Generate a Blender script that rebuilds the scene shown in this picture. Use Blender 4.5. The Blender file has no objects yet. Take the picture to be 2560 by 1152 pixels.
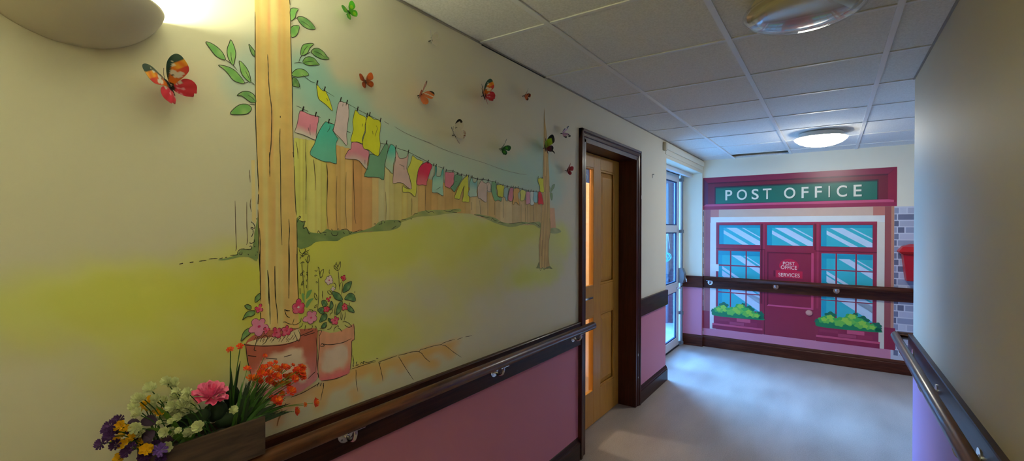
import bpy, bmesh, math, random
import numpy as np
from mathutils import Vector, Matrix
from mathutils.geometry import delaunay_2d_cdt
random.seed(7); rng = np.random.default_rng(7)
scn = bpy.context.scene
COL = scn.collection
PI = math.pi

# ------------------------------------------------------------------ camera
F, YAW, PITCH, ROLL = 1171.86, .59813, -.00594, .00206
CAM = np.array([1.34605, 0.0, 1.49254]); HC = 2.3422
_c, _s = math.cos(YAW), math.sin(YAW)
FWD = np.array([-_s*math.cos(PITCH), _c*math.cos(PITCH), math.sin(PITCH)])
_r = np.array([_c, _s, 0.]); _u = np.cross(_r, FWD)
RT = math.cos(ROLL)*_r + math.sin(ROLL)*_u
UP = -math.sin(ROLL)*_r + math.cos(ROLL)*_u
cam = bpy.data.cameras.new('camera'); cam.sensor_width = 36; cam.lens = 36*F/2560; cam.clip_start = .02
camo = bpy.data.objects.new('camera', cam); COL.objects.link(camo)
camo.matrix_world = Matrix(((RT[0], UP[0], -FWD[0], CAM[0]), (RT[1], UP[1], -FWD[1], CAM[1]), (RT[2], UP[2], -FWD[2], CAM[2]), (0, 0, 0, 1)))
scn.camera = camo

def ray(x, y): return FWD + RT*((x-1280)/F) - UP*((y-576)/F)
def onX(x, y, k=0.):
    v = ray(x, y); return CAM + v*((k-CAM[0])/v[0])
def onZ(x, y, k=0.):
    v = ray(x, y); return CAM + v*((k-CAM[2])/v[2])
def proj(Pt):
    q = np.asarray(Pt) - CAM; z = q @ FWD
    return 1280+F*(q @ RT)/z, 576-F*(q @ UP)/z
BD = np.array([1, -.034, 0.]); BD /= np.linalg.norm(BD); BN = np.array([-.034, -1, 0.]); BN /= np.linalg.norm(BN); BO = np.array([0, 6.275, 0.])
def back3(s, z, off=0.): q = BO + BD*s + BN*off; return (q[0], q[1], z)
def left3(y, z, off=0.): return (off, y, z)
def wpt(x, y):  # photo point -> wall coordinates of the left wall
    q = onX(x, y, 0.); return (q[1], q[2])

# ------------------------------------------------------------------ colour
def lin1(v): return v/12.92 if v <= .04045 else ((v+.055)/1.055)**2.4
def S(r, g, b): return (lin1(r/255), lin1(g/255), lin1(b/255))
WALL = np.array(S(236, 229, 205))
def pc(rgb, x=700):   # paint colour: what is seen relative to the bare wall beside it
    refs = [(200, (140, 134, 92)), (600, (150, 148, 108)), (1000, (145, 139, 110)), (1400, (156, 146, 128))]
    xs = [a for a, _ in refs]
    ref = [np.interp(x, xs, [c[i] for _, c in refs]) for i in range(3)]
    a = np.array(S(*rgb))/np.array(S(*ref))*WALL
    a = a**1.14*.97
    return tuple(np.clip(a, .004, .92))

# ------------------------------------------------------------------ materials
def newmat(name):
    m = bpy.data.materials.new(name); m.use_nodes = True
    nt = m.node_tree; b = nt.nodes['Principled BSDF']; return m, nt, b
def setp(b, **k):
    for n, v in k.items():
        n = n.replace('_', ' ')
        if n in b.inputs: b.inputs[n].default_value = v
def plain(name, rgb, rough=.5, metal=0., noise=.06, scale=30., bump=0., coat=0., spec=.5):
    m, nt, b = newmat(name)
    N, L = nt.nodes, nt.links
    tc = N.new('ShaderNodeTexCoord'); nz = N.new('ShaderNodeTexNoise'); nz.inputs['Scale'].default_value = scale; nz.inputs['Detail'].default_value = 4
    L.new(tc.outputs['Object'], nz.inputs['Vector'])
    mx = N.new('ShaderNodeMix'); mx.data_type = 'RGBA'
    c = rgb
    mx.inputs[6].default_value = (*[v*(1-noise) for v in c], 1); mx.inputs[7].default_value = (*[min(1, v*(1+noise)) for v in c], 1)
    L.new(nz.outputs['Fac'], mx.inputs[0]); L.new(mx.outputs[2], b.inputs['Base Color'])
    setp(b, Roughness=rough, Metallic=metal, Coat_Weight=coat, Coat_Roughness=.15)
    b.inputs['Specular IOR Level'].default_value = spec
    if bump:
        bp = N.new('ShaderNodeBump'); bp.inputs['Strength'].default_value = bump; bp.inputs['Distance'].default_value = .002
        L.new(nz.outputs['Fac'], bp.inputs['Height']); L.new(bp.outputs[0], b.inputs['Normal'])
    return m
def wood(name, dark, light, rough=.3, scale=(1, 18, 18), contrast=(.35, .7), coat=.3, grain=4.):
    m, nt, b = newmat(name); N, L = nt.nodes, nt.links
    tc = N.new('ShaderNodeTexCoord'); mp = N.new('ShaderNodeMapping'); mp.inputs['Scale'].default_value = scale
    nz = N.new('ShaderNodeTexNoise'); nz.inputs['Scale'].default_value = grain; nz.inputs['Detail'].default_value = 8; nz.inputs['Roughness'].default_value = .6; nz.inputs['Distortion'].default_value = .4
    cr = N.new('ShaderNodeValToRGB'); cr.color_ramp.elements[0].position = contrast[0]; cr.color_ramp.elements[1].position = contrast[1]
    cr.color_ramp.elements[0].color = (*dark, 1); cr.color_ramp.elements[1].color = (*light, 1)
    L.new(tc.outputs['Object'], mp.inputs[0]); L.new(mp.outputs[0], nz.inputs['Vector']); L.new(nz.outputs['Fac'], cr.inputs[0]); L.new(cr.outputs[0], b.inputs['Base Color'])
    bp = N.new('ShaderNodeBump'); bp.inputs['Strength'].default_value = .12; bp.inputs['Distance'].default_value = .001
    L.new(nz.outputs['Fac'], bp.inputs['Height']); L.new(bp.outputs[0], b.inputs['Normal'])
    setp(b, Roughness=rough, Coat_Weight=coat, Coat_Roughness=.12)
    return m
def glass(name, tint=(1, 1, 1), rough=0., fres=.06):
    m, nt, b = newmat(name); N, L = nt.nodes, nt.links
    tr = N.new('ShaderNodeBsdfTransparent'); tr.inputs[0].default_value = (*tint, 1)
    gl = N.new('ShaderNodeBsdfGlossy'); gl.inputs['Roughness'].default_value = rough
    fr = N.new('ShaderNodeFresnel'); fr.inputs['IOR'].default_value = 1.45
    ge = N.new('ShaderNodeNewGeometry'); mi = N.new('ShaderNodeMapRange'); mi.inputs['To Min'].default_value = 1.45; mi.inputs['To Max'].default_value = 1/1.45
    L.new(ge.outputs['Backfacing'], mi.inputs['Value']); L.new(mi.outputs[0], fr.inputs['IOR'])
    mx = N.new('ShaderNodeMixShader'); L.new(fr.outputs[0], mx.inputs[0]); L.new(tr.outputs[0], mx.inputs[1]); L.new(gl.outputs[0], mx.inputs[2])
    L.new(mx.outputs[0], N['Material Output'].inputs[0]); return m
def emit(name, rgb, st, rough=.4):
    m, nt, b = newmat(name); setp(b, Base_Color=(*[min(.9, v) for v in rgb], 1), Roughness=rough, Emission_Color=(*rgb, 1), Emission_Strength=st); return m
def paintmat(name, rough=.62, alpha=False, mott=.10):
    m, nt, b = newmat(name); N, L = nt.nodes, nt.links
    at = N.new('ShaderNodeAttribute'); at.attribute_name = 'Col'
    tc = N.new('ShaderNodeTexCoord'); nz = N.new('ShaderNodeTexNoise'); nz.inputs['Scale'].default_value = 14; nz.inputs['Detail'].default_value = 6
    L.new(tc.outputs['Object'], nz.inputs['Vector'])
    mr = N.new('ShaderNodeMapRange'); mr.inputs['From Min'].default_value = .25; mr.inputs['From Max'].default_value = .75
    mr.inputs['To Min'].default_value = 1-mott; mr.inputs['To Max'].default_value = 1+mott; L.new(nz.outputs['Fac'], mr.inputs['Value'])
    vm = N.new('ShaderNodeVectorMath'); vm.operation = 'SCALE'; L.new(at.outputs['Color'], vm.inputs[0]); L.new(mr.outputs[0], vm.inputs['Scale'])
    L.new(vm.outputs[0], b.inputs['Base Color']); setp(b, Roughness=rough)
    if mott == 0:
        g = N.new('ShaderNodeNewGeometry'); L.new(g.outputs['Position'], nz.inputs['Vector']); nz.inputs['Scale'].default_value = 3; nz.inputs['Detail'].default_value = 5
        mr.inputs['From Min'].default_value = 0; mr.inputs['From Max'].default_value = 1; mr.inputs['To Min'].default_value = .96; mr.inputs['To Max'].default_value = 1.04
        setp(b, Roughness=.6); b.inputs['Specular IOR Level'].default_value = .3
    if alpha:
        n2 = N.new('ShaderNodeTexNoise'); n2.inputs['Scale'].default_value = 5; n2.inputs['Detail'].default_value = 5; L.new(tc.outputs['Object'], n2.inputs['Vector'])
        m2 = N.new('ShaderNodeMapRange'); m2.inputs['From Min'].default_value = .3; m2.inputs['From Max'].default_value = .7; m2.inputs['To Min'].default_value = .86; m2.inputs['To Max'].default_value = 1.12
        L.new(n2.outputs['Fac'], m2.inputs['Value'])
        mu = N.new('ShaderNodeMath'); mu.operation = 'MULTIPLY'; mu.use_clamp = True; L.new(at.outputs['Alpha'], mu.inputs[0]); L.new(m2.outputs[0], mu.inputs[1])
        L.new(mu.outputs[0], b.inputs['Alpha'])
    return m

M = {}
M['paint'] = paintmat('mural paint'); M['wash'] = paintmat('mural wash', mott=0)
M['vinyl'] = paintmat('printed vinyl', rough=.33, mott=.03)
M['wing'] = paintmat('butterfly wing', rough=.35, mott=.04)
M['petal'] = paintmat('petal cloth', rough=.8, mott=.1)
M['darkwood'] = wood('dark stained wood', S(40, 18, 12), S(70, 38, 24), rough=.38, scale=(14, 1, 14), coat=.05)
M['railwood'] = wood('handrail wood', S(52, 24, 14), S(112, 66, 34), rough=.3, scale=(14, 1, 14), coat=.15)
M['darkwoodx'] = wood('dark stained wood across', S(62, 28, 20), S(96, 50, 32), rough=.38, scale=(1, 14, 14), coat=.05)
for _m in ('darkwood', 'darkwoodx'): M[_m].node_tree.nodes['Principled BSDF'].inputs['Specular IOR Level'].default_value = .16
M['framewood'] = wood('dark varnished door frame', S(56, 22, 16), S(78, 36, 27), rough=.36, scale=(14, 14, 1), coat=.08)
M['framewood'].node_tree.nodes['Principled BSDF'].inputs['Specular IOR Level'].default_value = .25
M['doorwood'] = wood('honey door wood', S(186, 126, 42), S(212, 154, 60), rough=.42, scale=(9, 9, 1), coat=.15, contrast=(.2, .9))
M['troughwood'] = wood('weathered brown box wood', S(50, 36, 30), S(86, 64, 52), rough=.75, scale=(12, 2, 16), coat=0)
M['chrome'] = plain('satin chrome', (.78, .78, .80), rough=.22, metal=1., noise=.02)
M['alu'] = plain('white coated frame', S(225, 226, 228), rough=.35, noise=.02)
M['greym'] = plain('grey metal', S(120, 128, 135), rough=.4, metal=.3, noise=.03)
M['black'] = plain('black', S(16, 16, 18), rough=.6)
M['white'] = plain('white plastic', S(232, 230, 222), rough=.4, noise=.02)
M['plaster'] = plain('cream ceramic', S(226, 216, 196), rough=.55, noise=.02)
M['beige'] = plain('beige plastic', S(205, 190, 155), rough=.5, noise=.02)
M['glass'] = glass('clear glass'); M['tint'] = glass('pale blue glass', (.82, .93, 1.))
M['red'] = plain('red painted metal', S(190, 12, 22), rough=.35, noise=.04)
M['redrub'] = plain('red rubber', S(150, 20, 30), rough=.5)

def wallmat(name, top, low, zsplit=.80):
    """eggshell paint: cream above the dado, pink below"""
    m, nt, b = newmat(name); N, L = nt.nodes, nt.links
    g = N.new('ShaderNodeNewGeometry'); sp = N.new('ShaderNodeSeparateXYZ'); L.new(g.outputs['Position'], sp.inputs[0])
    gt = N.new('ShaderNodeMath'); gt.operation = 'GREATER_THAN'; gt.inputs[1].default_value = zsplit; L.new(sp.outputs['Z'], gt.inputs[0])
    nz = N.new('ShaderNodeTexNoise'); nz.inputs['Scale'].default_value = 3; nz.inputs['Detail'].default_value = 5; L.new(g.outputs['Position'], nz.inputs['Vector'])
    mr = N.new('ShaderNodeMapRange'); mr.inputs['To Min'].default_value = .96; mr.inputs['To Max'].default_value = 1.04; L.new(nz.outputs['Fac'], mr.inputs['Value'])
    mx = N.new('ShaderNodeMix'); mx.data_type = 'RGBA'; mx.inputs[6].default_value = (*low, 1); mx.inputs[7].default_value = (*top, 1); L.new(gt.outputs[0], mx.inputs[0])
    vm = N.new('ShaderNodeVectorMath'); vm.operation = 'SCALE'; L.new(mx.outputs[2], vm.inputs[0]); L.new(mr.outputs[0], vm.inputs['Scale']); L.new(vm.outputs[0], b.inputs['Base Color'])
    n2 = N.new('ShaderNodeTexNoise'); n2.inputs['Scale'].default_value = 260; L.new(g.outputs['Position'], n2.inputs['Vector'])
    bp = N.new('ShaderNodeBump'); bp.inputs['Strength'].default_value = .08; bp.inputs['Distance'].default_value = .001; L.new(n2.outputs['Fac'], bp.inputs['Height']); L.new(bp.outputs[0], b.inputs['Normal'])
    setp(b, Roughness=.6); b.inputs['Specular IOR Level'].default_value = .3
    return m
PINK = S(214, 138, 162)
M['wall'] = wallmat('wall paint', tuple(WALL), PINK)
M['wallplain'] = wallmat('wall paint plain', tuple(WALL), PINK, .80)
def tilemat():
    m, nt, b = newmat('mineral ceiling tile'); N, L = nt.nodes, nt.links
    g = N.new('ShaderNodeNewGeometry'); n = N.new('ShaderNodeTexNoise'); n.inputs['Scale'].default_value = 120; n.inputs['Detail'].default_value = 6; n.inputs['Roughness'].default_value = .7
    L.new(g.outputs['Position'], n.inputs['Vector'])
    cr = N.new('ShaderNodeValToRGB'); cr.color_ramp.elements[0].position = .3; cr.color_ramp.elements[1].position = .6
    cr.color_ramp.elements[0].color = (*S(216, 212, 202), 1); cr.color_ramp.elements[1].color = (*S(240, 236, 228), 1)
    L.new(n.outputs['Fac'], cr.inputs[0]); L.new(cr.outputs[0], b.inputs['Base Color'])
    bp = N.new('ShaderNodeBump'); bp.inputs['Strength'].default_value = .2; bp.inputs['Distance'].default_value = .001; L.new(n.outputs['Fac'], bp.inputs['Height']); L.new(bp.outputs[0], b.inputs['Normal'])
    setp(b, Roughness=.9); return m
M['tile'] = tilemat()
def floormat():
    m, nt, b = newmat('speckled vinyl floor'); N, L = nt.nodes, nt.links
    g = N.new('ShaderNodeNewGeometry')
    n1 = N.new('ShaderNodeTexNoise'); n1.inputs['Scale'].default_value = 5; n1.inputs['Detail'].default_value = 8
    n2 = N.new('ShaderNodeTexNoise'); n2.inputs['Scale'].default_value = 140; n2.inputs['Detail'].default_value = 3
    mp = N.new('ShaderNodeMapping'); mp.inputs['Scale'].default_value = (1, .3, 1); L.new(g.outputs['Position'], mp.inputs[0]); L.new(mp.outputs[0], n1.inputs['Vector']); L.new(g.outputs['Position'], n2.inputs['Vector'])
    ad = N.new('ShaderNodeMath'); ad.operation = 'ADD'; L.new(n1.outputs['Fac'], ad.inputs[0]); L.new(n2.outputs['Fac'], ad.inputs[1])
    cr = N.new('ShaderNodeValToRGB'); cr.color_ramp.elements[0].position = .75; cr.color_ramp.elements[1].position = 1.2
    dv = N.new('ShaderNodeMath'); dv.operation = 'MULTIPLY'; dv.inputs[1].default_value = .5; L.new(ad.outputs[0], dv.inputs[0])
    cr.color_ramp.elements[0].position = .36; cr.color_ramp.elements[1].position = .62
    cr.color_ramp.elements[0].color = (*S(152, 140, 130), 1); cr.color_ramp.elements[1].color = (*S(180, 168, 157), 1)
    L.new(dv.outputs[0], cr.inputs[0]); L.new(cr.outputs[0], b.inputs['Base Color'])
    mr = N.new('ShaderNodeMapRange'); mr.inputs['To Min'].default_value = .32; mr.inputs['To Max'].default_value = .5; L.new(n1.outputs['Fac'], mr.inputs['Value']); L.new(mr.outputs[0], b.inputs['Roughness'])
    return m
M['floor'] = floormat()

# ------------------------------------------------------------------ object helpers
def tag(o, label=None, cat=None, group=None, kind=None):
    if label: o['label'] = label
    if cat: o['category'] = cat
    if group: o['group'] = group
    if kind: o['kind'] = kind
    return o
def empty(name, loc, label, cat, group=None, rot=(0, 0, 0)):
    o = bpy.data.objects.new(name, None); COL.objects.link(o); o.empty_display_size = .05
    o.location = loc; o.rotation_euler = rot; return tag(o, label, cat, group)
def link(name, me, mats, parent=None, smooth=False, label=None):
    o = bpy.data.objects.new(name, me); COL.objects.link(o)
    for m in (mats if isinstance(mats, (list, tuple)) else [mats]): me.materials.append(m)
    if parent: o.parent = parent; o.matrix_parent_inverse = parent.matrix_basis.inverted()
    if smooth: me.polygons.foreach_set('use_smooth', [True]*len(me.polygons))
    if label: o['label'] = label
    return o
def bmobj(name, bm, mats, parent=None, smooth=False, label=None, bevel=0., recalc=True):
    if recalc: bmesh.ops.recalc_face_normals(bm, faces=bm.faces[:])
    me = bpy.data.meshes.new(name); bm.to_mesh(me); bm.free()
    o = link(name, me, mats, parent, smooth, label)
    if bevel:
        md = o.modifiers.new('bevel', 'BEVEL'); md.width = bevel; md.segments = 2; md.limit_method = 'ANGLE'
    return o
def box(bm, lo, hi, mi=0):
    x0, y0, z0 = lo; x1, y1, z1 = hi
    v = [bm.verts.new(p) for p in ((x0, y0, z0), (x1, y0, z0), (x1, y1, z0), (x0, y1, z0), (x0, y0, z1), (x1, y0, z1), (x1, y1, z1), (x0, y1, z1))]
    for f in ((0, 3, 2, 1), (4, 5, 6, 7), (0, 1, 5, 4), (1, 2, 6, 5), (2, 3, 7, 6), (3, 0, 4, 7)):
        bm.faces.new([v[i] for i in f]).material_index = mi
    return v
def prism(bm, prof, fn, a, b, mi=0):
    """extrude closed 2D profile between stations a and b; fn(p,q,t)->xyz"""
    A = [bm.verts.new(fn(p, q, a)) for p, q in prof]; Bv = [bm.verts.new(fn(p, q, b)) for p, q in prof]
    n = len(prof)
    for i in range(n): bm.faces.new((A[i], A[(i+1) % n], Bv[(i+1) % n], Bv[i])).material_index = mi
    bm.faces.new(A[::-1]).material_index = mi; bm.faces.new(Bv).material_index = mi
def tube(bm, pts, rad, n=12, mi=0, cap=True):
    pts = [Vector(p) for p in pts]; rads = rad if isinstance(rad, (list, tuple)) else [rad]*len(pts)
    rings = []; prev = None
    for i, p in enumerate(pts):
        d = (pts[min(i+1, len(pts)-1)] - pts[max(i-1, 0)]).normalized()
        if prev is None:
            a = Vector((0, 0, 1)) if abs(d.z) < .9 else Vector((1, 0, 0)); x = d.cross(a).normalized()
        else: x = (prev - d*prev.dot(d)).normalized()
        prev = x; y = d.cross(x)
        rings.append([bm.verts.new(p + (x*math.cos(2*PI*k/n) + y*math.sin(2*PI*k/n))*rads[i]) for k in range(n)])
    for a, b in zip(rings, rings[1:]):
        for k in range(n): bm.faces.new((a[k], a[(k+1) % n], b[(k+1) % n], b[k])).material_index = mi
    if cap: bm.faces.new(rings[0][::-1]).material_index = mi; bm.faces.new(rings[-1]).material_index = mi
def lathe(bm, prof, c, n=48, mi=0, mat=None):
    """prof: (r,z) list; about z axis at c"""
    rings = []
    for r, z in prof:
        if r < 1e-6: rings.append([bm.verts.new((c[0], c[1], c[2]+z))])
        else: rings.append([bm.verts.new((c[0]+r*math.cos(2*PI*k/n), c[1]+r*math.sin(2*PI*k/n), c[2]+z)) for k in range(n)])
    for a, b in zip(rings, rings[1:]):
        for k in range(n):
            q = [a[k % len(a)], a[(k+1) % len(a)], b[(k+1) % len(b)], b[k % len(b)]]
            q2 = []
            for v in q:
                if v not in q2: q2.append(v)
            if len(q2) > 2: bm.faces.new(q2).material_index = mi
def disc(bm, c, nrm, r, t, n=24, mi=0):
    nrm = Vector(nrm).normalized(); c = Vector(c); tube(bm, [c, c+nrm*t], r, n, mi)

# ------------------------------------------------------------------ flat painting kit
class Paint:
    """flat painted shapes on a plane; to3(u,v,off) gives the world point"""
    def __init__(s, to3): s.to3 = to3; s.v = []; s.f = []; s.c = []
    def tri(s, pts, faces, cols, off):
        b = len(s.v); s.v += [s.to3(p[0], p[1], off) for p in pts]; s.f += [[b+i for i in f] for f in faces]; s.c += cols
    def fill(s, poly, col, off, step=None, colfn=None):
        poly = [tuple(map(float, p)) for p in poly]; n = len(poly)
        pts = list(poly)
        if step:
            us = [p[0] for p in poly]; vs = [p[1] for p in poly]
            gu = np.arange(min(us)+step*.5, max(us), step); gv = np.arange(min(vs)+step*.5, max(vs), step)
            for a in gu:
                for b in gv: pts.append((a, b))
        try:
            r = delaunay_2d_cdt([Vector(p) for p in pts], [(i, (i+1) % n) for i in range(n)], [list(range(n))], 1, 1e-6)
            V = [tuple(p) for p in r[0]]; Fc = [list(f) for f in r[2]]
        except Exception:
            V = pts[:n]; Fc = [list(range(n))]
        out = []
        for f in Fc:
            ar = sum(V[f[i]][0]*V[f[(i+1) % len(f)]][1]-V[f[(i+1) % len(f)]][0]*V[f[i]][1] for i in range(len(f)))
            if abs(ar) > 1e-12: out.append(f if ar > 0 else f[::-1])
        cols = [(*(colfn(p) if colfn else col), 1.) for p in V]
        s.tri(V, out, cols, off)
    def line(s, pts, col, w, off, taper=True, closed=False):
        w = w*.66
        if len(pts) < 2: return
        if closed: pts = list(pts)+[pts[0]]
        P_ = np.array(pts, float); n = len(P_)
        d = np.zeros_like(P_); d[1:-1] = P_[2:]-P_[:-2]; d[0] = P_[1]-P_[0]; d[-1] = P_[-1]-P_[-2]
        d /= (np.linalg.norm(d, axis=1)[:, None]+1e-9); nr = np.stack([-d[:, 1], d[:, 0]], 1)
        ws = np.full(n, w/2)
        if taper and n > 3: ws = ws*np.clip(np.minimum(np.arange(n)+1.2, n-np.arange(n)+.2)/3, .35, 1)*(1+.18*np.sin(np.arange(n)*1.7))
        A = P_+nr*ws[:, None]; Bq = P_-nr*ws[:, None]; V = [tuple(a) for a in A]+[tuple(b) for b in Bq]
        Fc = [[i, n+i, n+i+1, i+1] for i in range(n-1)]
        s.tri(V, Fc, [(*col, 1.)]*len(V), off)
    def blob(s, c, rx, ry, col, a0, off, n=20, ang=0., core=.35):
        V = [c]; cs = [(*col, a0)]
        for fr, al in ((core, a0), ((1+core)/2, a0*.5), (1., 0.)):
            for k in range(n):
                t = 2*PI*k/n; x = rx*fr*math.cos(t); y = ry*fr*math.sin(t)
                V.append((c[0]+x*math.cos(ang)-y*math.sin(ang), c[1]+x*math.sin(ang)+y*math.cos(ang))); cs.append((*col, al))
        Fc = [[0, 1+k, 1+(k+1) % n] for k in range(n)]
        for r in range(2):
            for k in range(n): Fc.append([1+r*n+k, 1+(r+1)*n+k, 1+(r+1)*n+(k+1) % n, 1+r*n+(k+1) % n])
        s.tri(V, Fc, cs, off)
    def obj(s, name, mat, parent, label=None):
        me = bpy.data.meshes.new(name); me.from_pydata(s.v, [], s.f)
        at = me.color_attributes.new('Col', 'FLOAT_COLOR', 'POINT'); at.data.foreach_set('color', [x for c in s.c for x in c])
        me.update(); return link(name, me, mat, parent, label=label)
def smooth(pts, closed=False, k=5):
    """Catmull-Rom through the points"""
    n = len(pts)
    if n < 3: return [tuple(p) for p in pts]
    P_ = [np.array(p, float) for p in pts]; out = []
    rngi = range(n if closed else n-1)
    for i in rngi:
        p0 = P_[(i-1) % n] if closed or i > 0 else P_[0]*2-P_[1]; p1 = P_[i]; p2 = P_[(i+1) % n]; p3 = P_[(i+2) % n] if closed or i+2 < n else P_[-1]*2-P_[-2]
        for j in range(k):
            t = j/k; out.append(tuple(.5*((2*p1)+(-p0+p2)*t+(2*p0-5*p1+4*p2-p3)*t*t+(-p0+3*p1-3*p2+p3)*t**3)))
    if not closed: out.append(tuple(P_[-1]))
    return out
CR = dict(a=(500, 0, 2.88), b=(560, 380, 3.032), c=(560, 600, 2.88), d=(720, 180, 3.6), e=(1000, 340, 3.032), f=(1180, 440, 4.114), g=(1000, 380, 6.4),
          h=(860, 800, 7.111), i=(640, 900, 5.762), j=(700, 620, 4.8), k=(590, 730, 6.777), l=(420, 400, 3.838), m=(720, 520, 7.2), n=(0, 0, 1), q=(200, 840, 3.692))
def px(cr, s):
    o = CR[cr]; return [(o[0]+float(a)/o[2], o[1]+float(b)/o[2]) for a, b in (t.split(',') for t in s.split())]
def W(cr, s, sm=0, closed=False):
    q = [wpt(*p) for p in px(cr, s)]; return smooth(q, closed, sm) if sm else q

# ================================================================== ROOM SHELL
TH = .26; YB = -2.6; XR = 1.735; XE = 3.6
bm = bmesh.new()
for lo, hi in (((-TH, YB, 0), (0, 2.80, HC+.3)), ((-TH, 2.80, 2.075), (0, 3.812, HC+.3)), ((-TH, 3.812, 0), (0, 4.67, HC+.3)),
               ((-TH, 4.67, 2.18), (0, 6.23, HC+.3)), ((-TH, 6.23, 0), (0, 6.42, HC+.3))):
    box(bm, lo, hi)
tag(bmobj('wall_left', bm, M['wall']), kind='structure')
bm = bmesh.new()
v = [back3(-.32, 0), back3(3.75, 0), back3(3.75, 0, -.16), back3(-.32, 0, -.16)]
lo = [bm.verts.new((p[0], p[1], 0)) for p in v]; hi = [bm.verts.new((p[0], p[1], HC+.3)) for p in v]
bm.faces.new(lo[::-1]); bm.faces.new(hi)
for i in range(4): bm.faces.new((lo[i], lo[(i+1) % 4], hi[(i+1) % 4], hi[i]))
tag(bmobj('wall_back', bm, M['wallplain']), kind='structure')
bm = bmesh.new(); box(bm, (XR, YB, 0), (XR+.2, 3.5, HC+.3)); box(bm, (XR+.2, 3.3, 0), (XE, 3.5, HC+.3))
tag(bmobj('wall_right', bm, wallmat('shade-darkened wall paint', S(192, 181, 152), S(168, 124, 172))), kind='structure')  # weaker light on this side is put into a darker wall colour
bm = bmesh.new(); box(bm, (XE, 3.3, 0), (XE+.15, 6.4, HC+.3)); tag(bmobj('wall_end', bm, M['wall']), kind='structure')
bm = bmesh.new(); box(bm, (-.3, YB-.15, 0), (XR+.2, YB, HC+.3)); tag(bmobj('wall_front', bm, M['wall']), kind='structure')
bm = bmesh.new(); box(bm, (-.262, YB-.2, -.1), (XE+.15, 6.45, 0)); box(bm, (-3.2, 1.9, -.1), (-.262, 4.45, 0))
tag(bmobj('floor', bm, M['floor']), kind='structure')

# suspended ceiling: tiles (ceiling), T-bars and the dark void above an open tile
GX = [-.2364+.0, .3636, .9590, 1.5608, 2.1608, 2.7608, 3.3608]; GY = [2.3072+.6*k for k in range(-9, 7)]
bm = bmesh.new()
def tile_rect(x0, x1, y0, y1):
    x0, x1 = max(x0, -.01), min(x1, XE); y0, y1 = max(y0, YB), min(y1, 6.32)
    if x1-x0 < .01 or y1-y0 < .01: return
    if y1 < 3.31 and x0 > XR: return
    if x0 < .4 < x1 and 5.8 < (y0+y1)/2 and y0 > 5.8: # cell with the lifted tile
        pass
    if abs(x0-.3636) < .01 and y0 > 5.85:
        box(bm, (x0+.003, 6.215, HC+.005), (x1-.003, y1, HC+.02)); return
    box(bm, (x0+.003, y0+.003, HC+.005), (x1-.003, y1-.003, HC+.02))
XS = GX+[XE+.2]; YS = GY+[6.6]
for i in range(len(XS)-1):
    for j in range(len(YS)-1): tile_rect(XS[i], XS[i+1], YS[j], YS[j+1])
ceil = tag(bmobj('ceiling', bm, M['tile']), kind='structure')
bm = bmesh.new()
for x in GX[1:]:
    box(bm, (x-.012, YB if x < XR else 3.5, HC-.001), (x+.012, 6.27, HC+.004))
for y in GY:
    if y > YB: box(bm, (0, y-.0095, HC), (XR if y < 3.5 else XE, y+.0095, HC+.0045))
bmobj('ceiling_grid', bm, plain('white ceiling bar', S(236, 234, 230), rough=.35, noise=.02), ceil)
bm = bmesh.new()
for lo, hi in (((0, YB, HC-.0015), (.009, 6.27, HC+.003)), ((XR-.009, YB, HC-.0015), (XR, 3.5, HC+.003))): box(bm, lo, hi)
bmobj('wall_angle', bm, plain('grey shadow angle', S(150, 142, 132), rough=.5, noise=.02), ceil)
bm = bmesh.new(); box(bm, (-.3, YB-.2, HC+.24), (XE+.2, 6.5, HC+.28))
bmobj('ceiling_void', bm, M['black'], ceil)
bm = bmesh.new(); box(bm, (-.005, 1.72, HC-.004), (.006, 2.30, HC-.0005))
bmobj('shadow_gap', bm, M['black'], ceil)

# ---- dado boards, skirtings
Z0, Z1 = .742, .8865
def board(name, segs, mat):
    bm = bmesh.new()
    for s in segs: prism(bm, *s)
    return tag(bmobj(name, bm, mat), kind='structure')
pf = [(0, Z0), (.018, Z0), (.021, Z0+.003), (.021, Z1-.004), (.018, Z1), (0, Z1)]
fnL = lambda p, q, t: (p, t, q); fnR = lambda p, q, t: (XR-p, t, q)
board('trim_1', [(pf, fnL, YB, 2.737)], M['darkwood'])
board('trim_2', [(pf, fnL, 3.872, 4.675)], M['darkwood'])
board('trim_3', [(pf, fnR, YB, 3.505)], M['darkwood'])
fnBk = lambda p, q, t: back3(t, q, p)
board('trim_9', [(pf, lambda p, q, t: (t, 3.5+p, q), XR-.02, XE)], M['darkwoodx'])
board('trim_4', [(pf, fnBk, .001, 3.55)], M['darkwoodx'])
fnRv = lambda p, q, t: (t, 6.23-p, q)
board('trim_5', [(pf, fnRv, -.235, .012)], M['darkwoodx'])
sk = [(0, .001), (.02, .001), (.02, .105), (.014, .112), (.014, .118), (.009, .128), (.004, .138), (0, .142)]
board('baseboard_left', [(sk, fnL, YB, 2.737), (sk, fnL, 3.872, 4.675)], M['darkwood'])
board('baseboard_right', [(sk, fnR, YB, 3.505)], M['darkwood'])
board('baseboard_back', [(sk, fnBk, .001, 3.55), (sk, fnRv, -.235, .012)], M['darkwoodx'])

# ---- interior door frame (door_1) and leaf
fr = bmesh.new()
arch = [(.0, .0), (.014, .0), (.024, .012), (.024, .02), (.018, .026), (.02, .04), (.014, .048), (.012, .06), (0, .064)]  # (out from wall, across)
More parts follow.
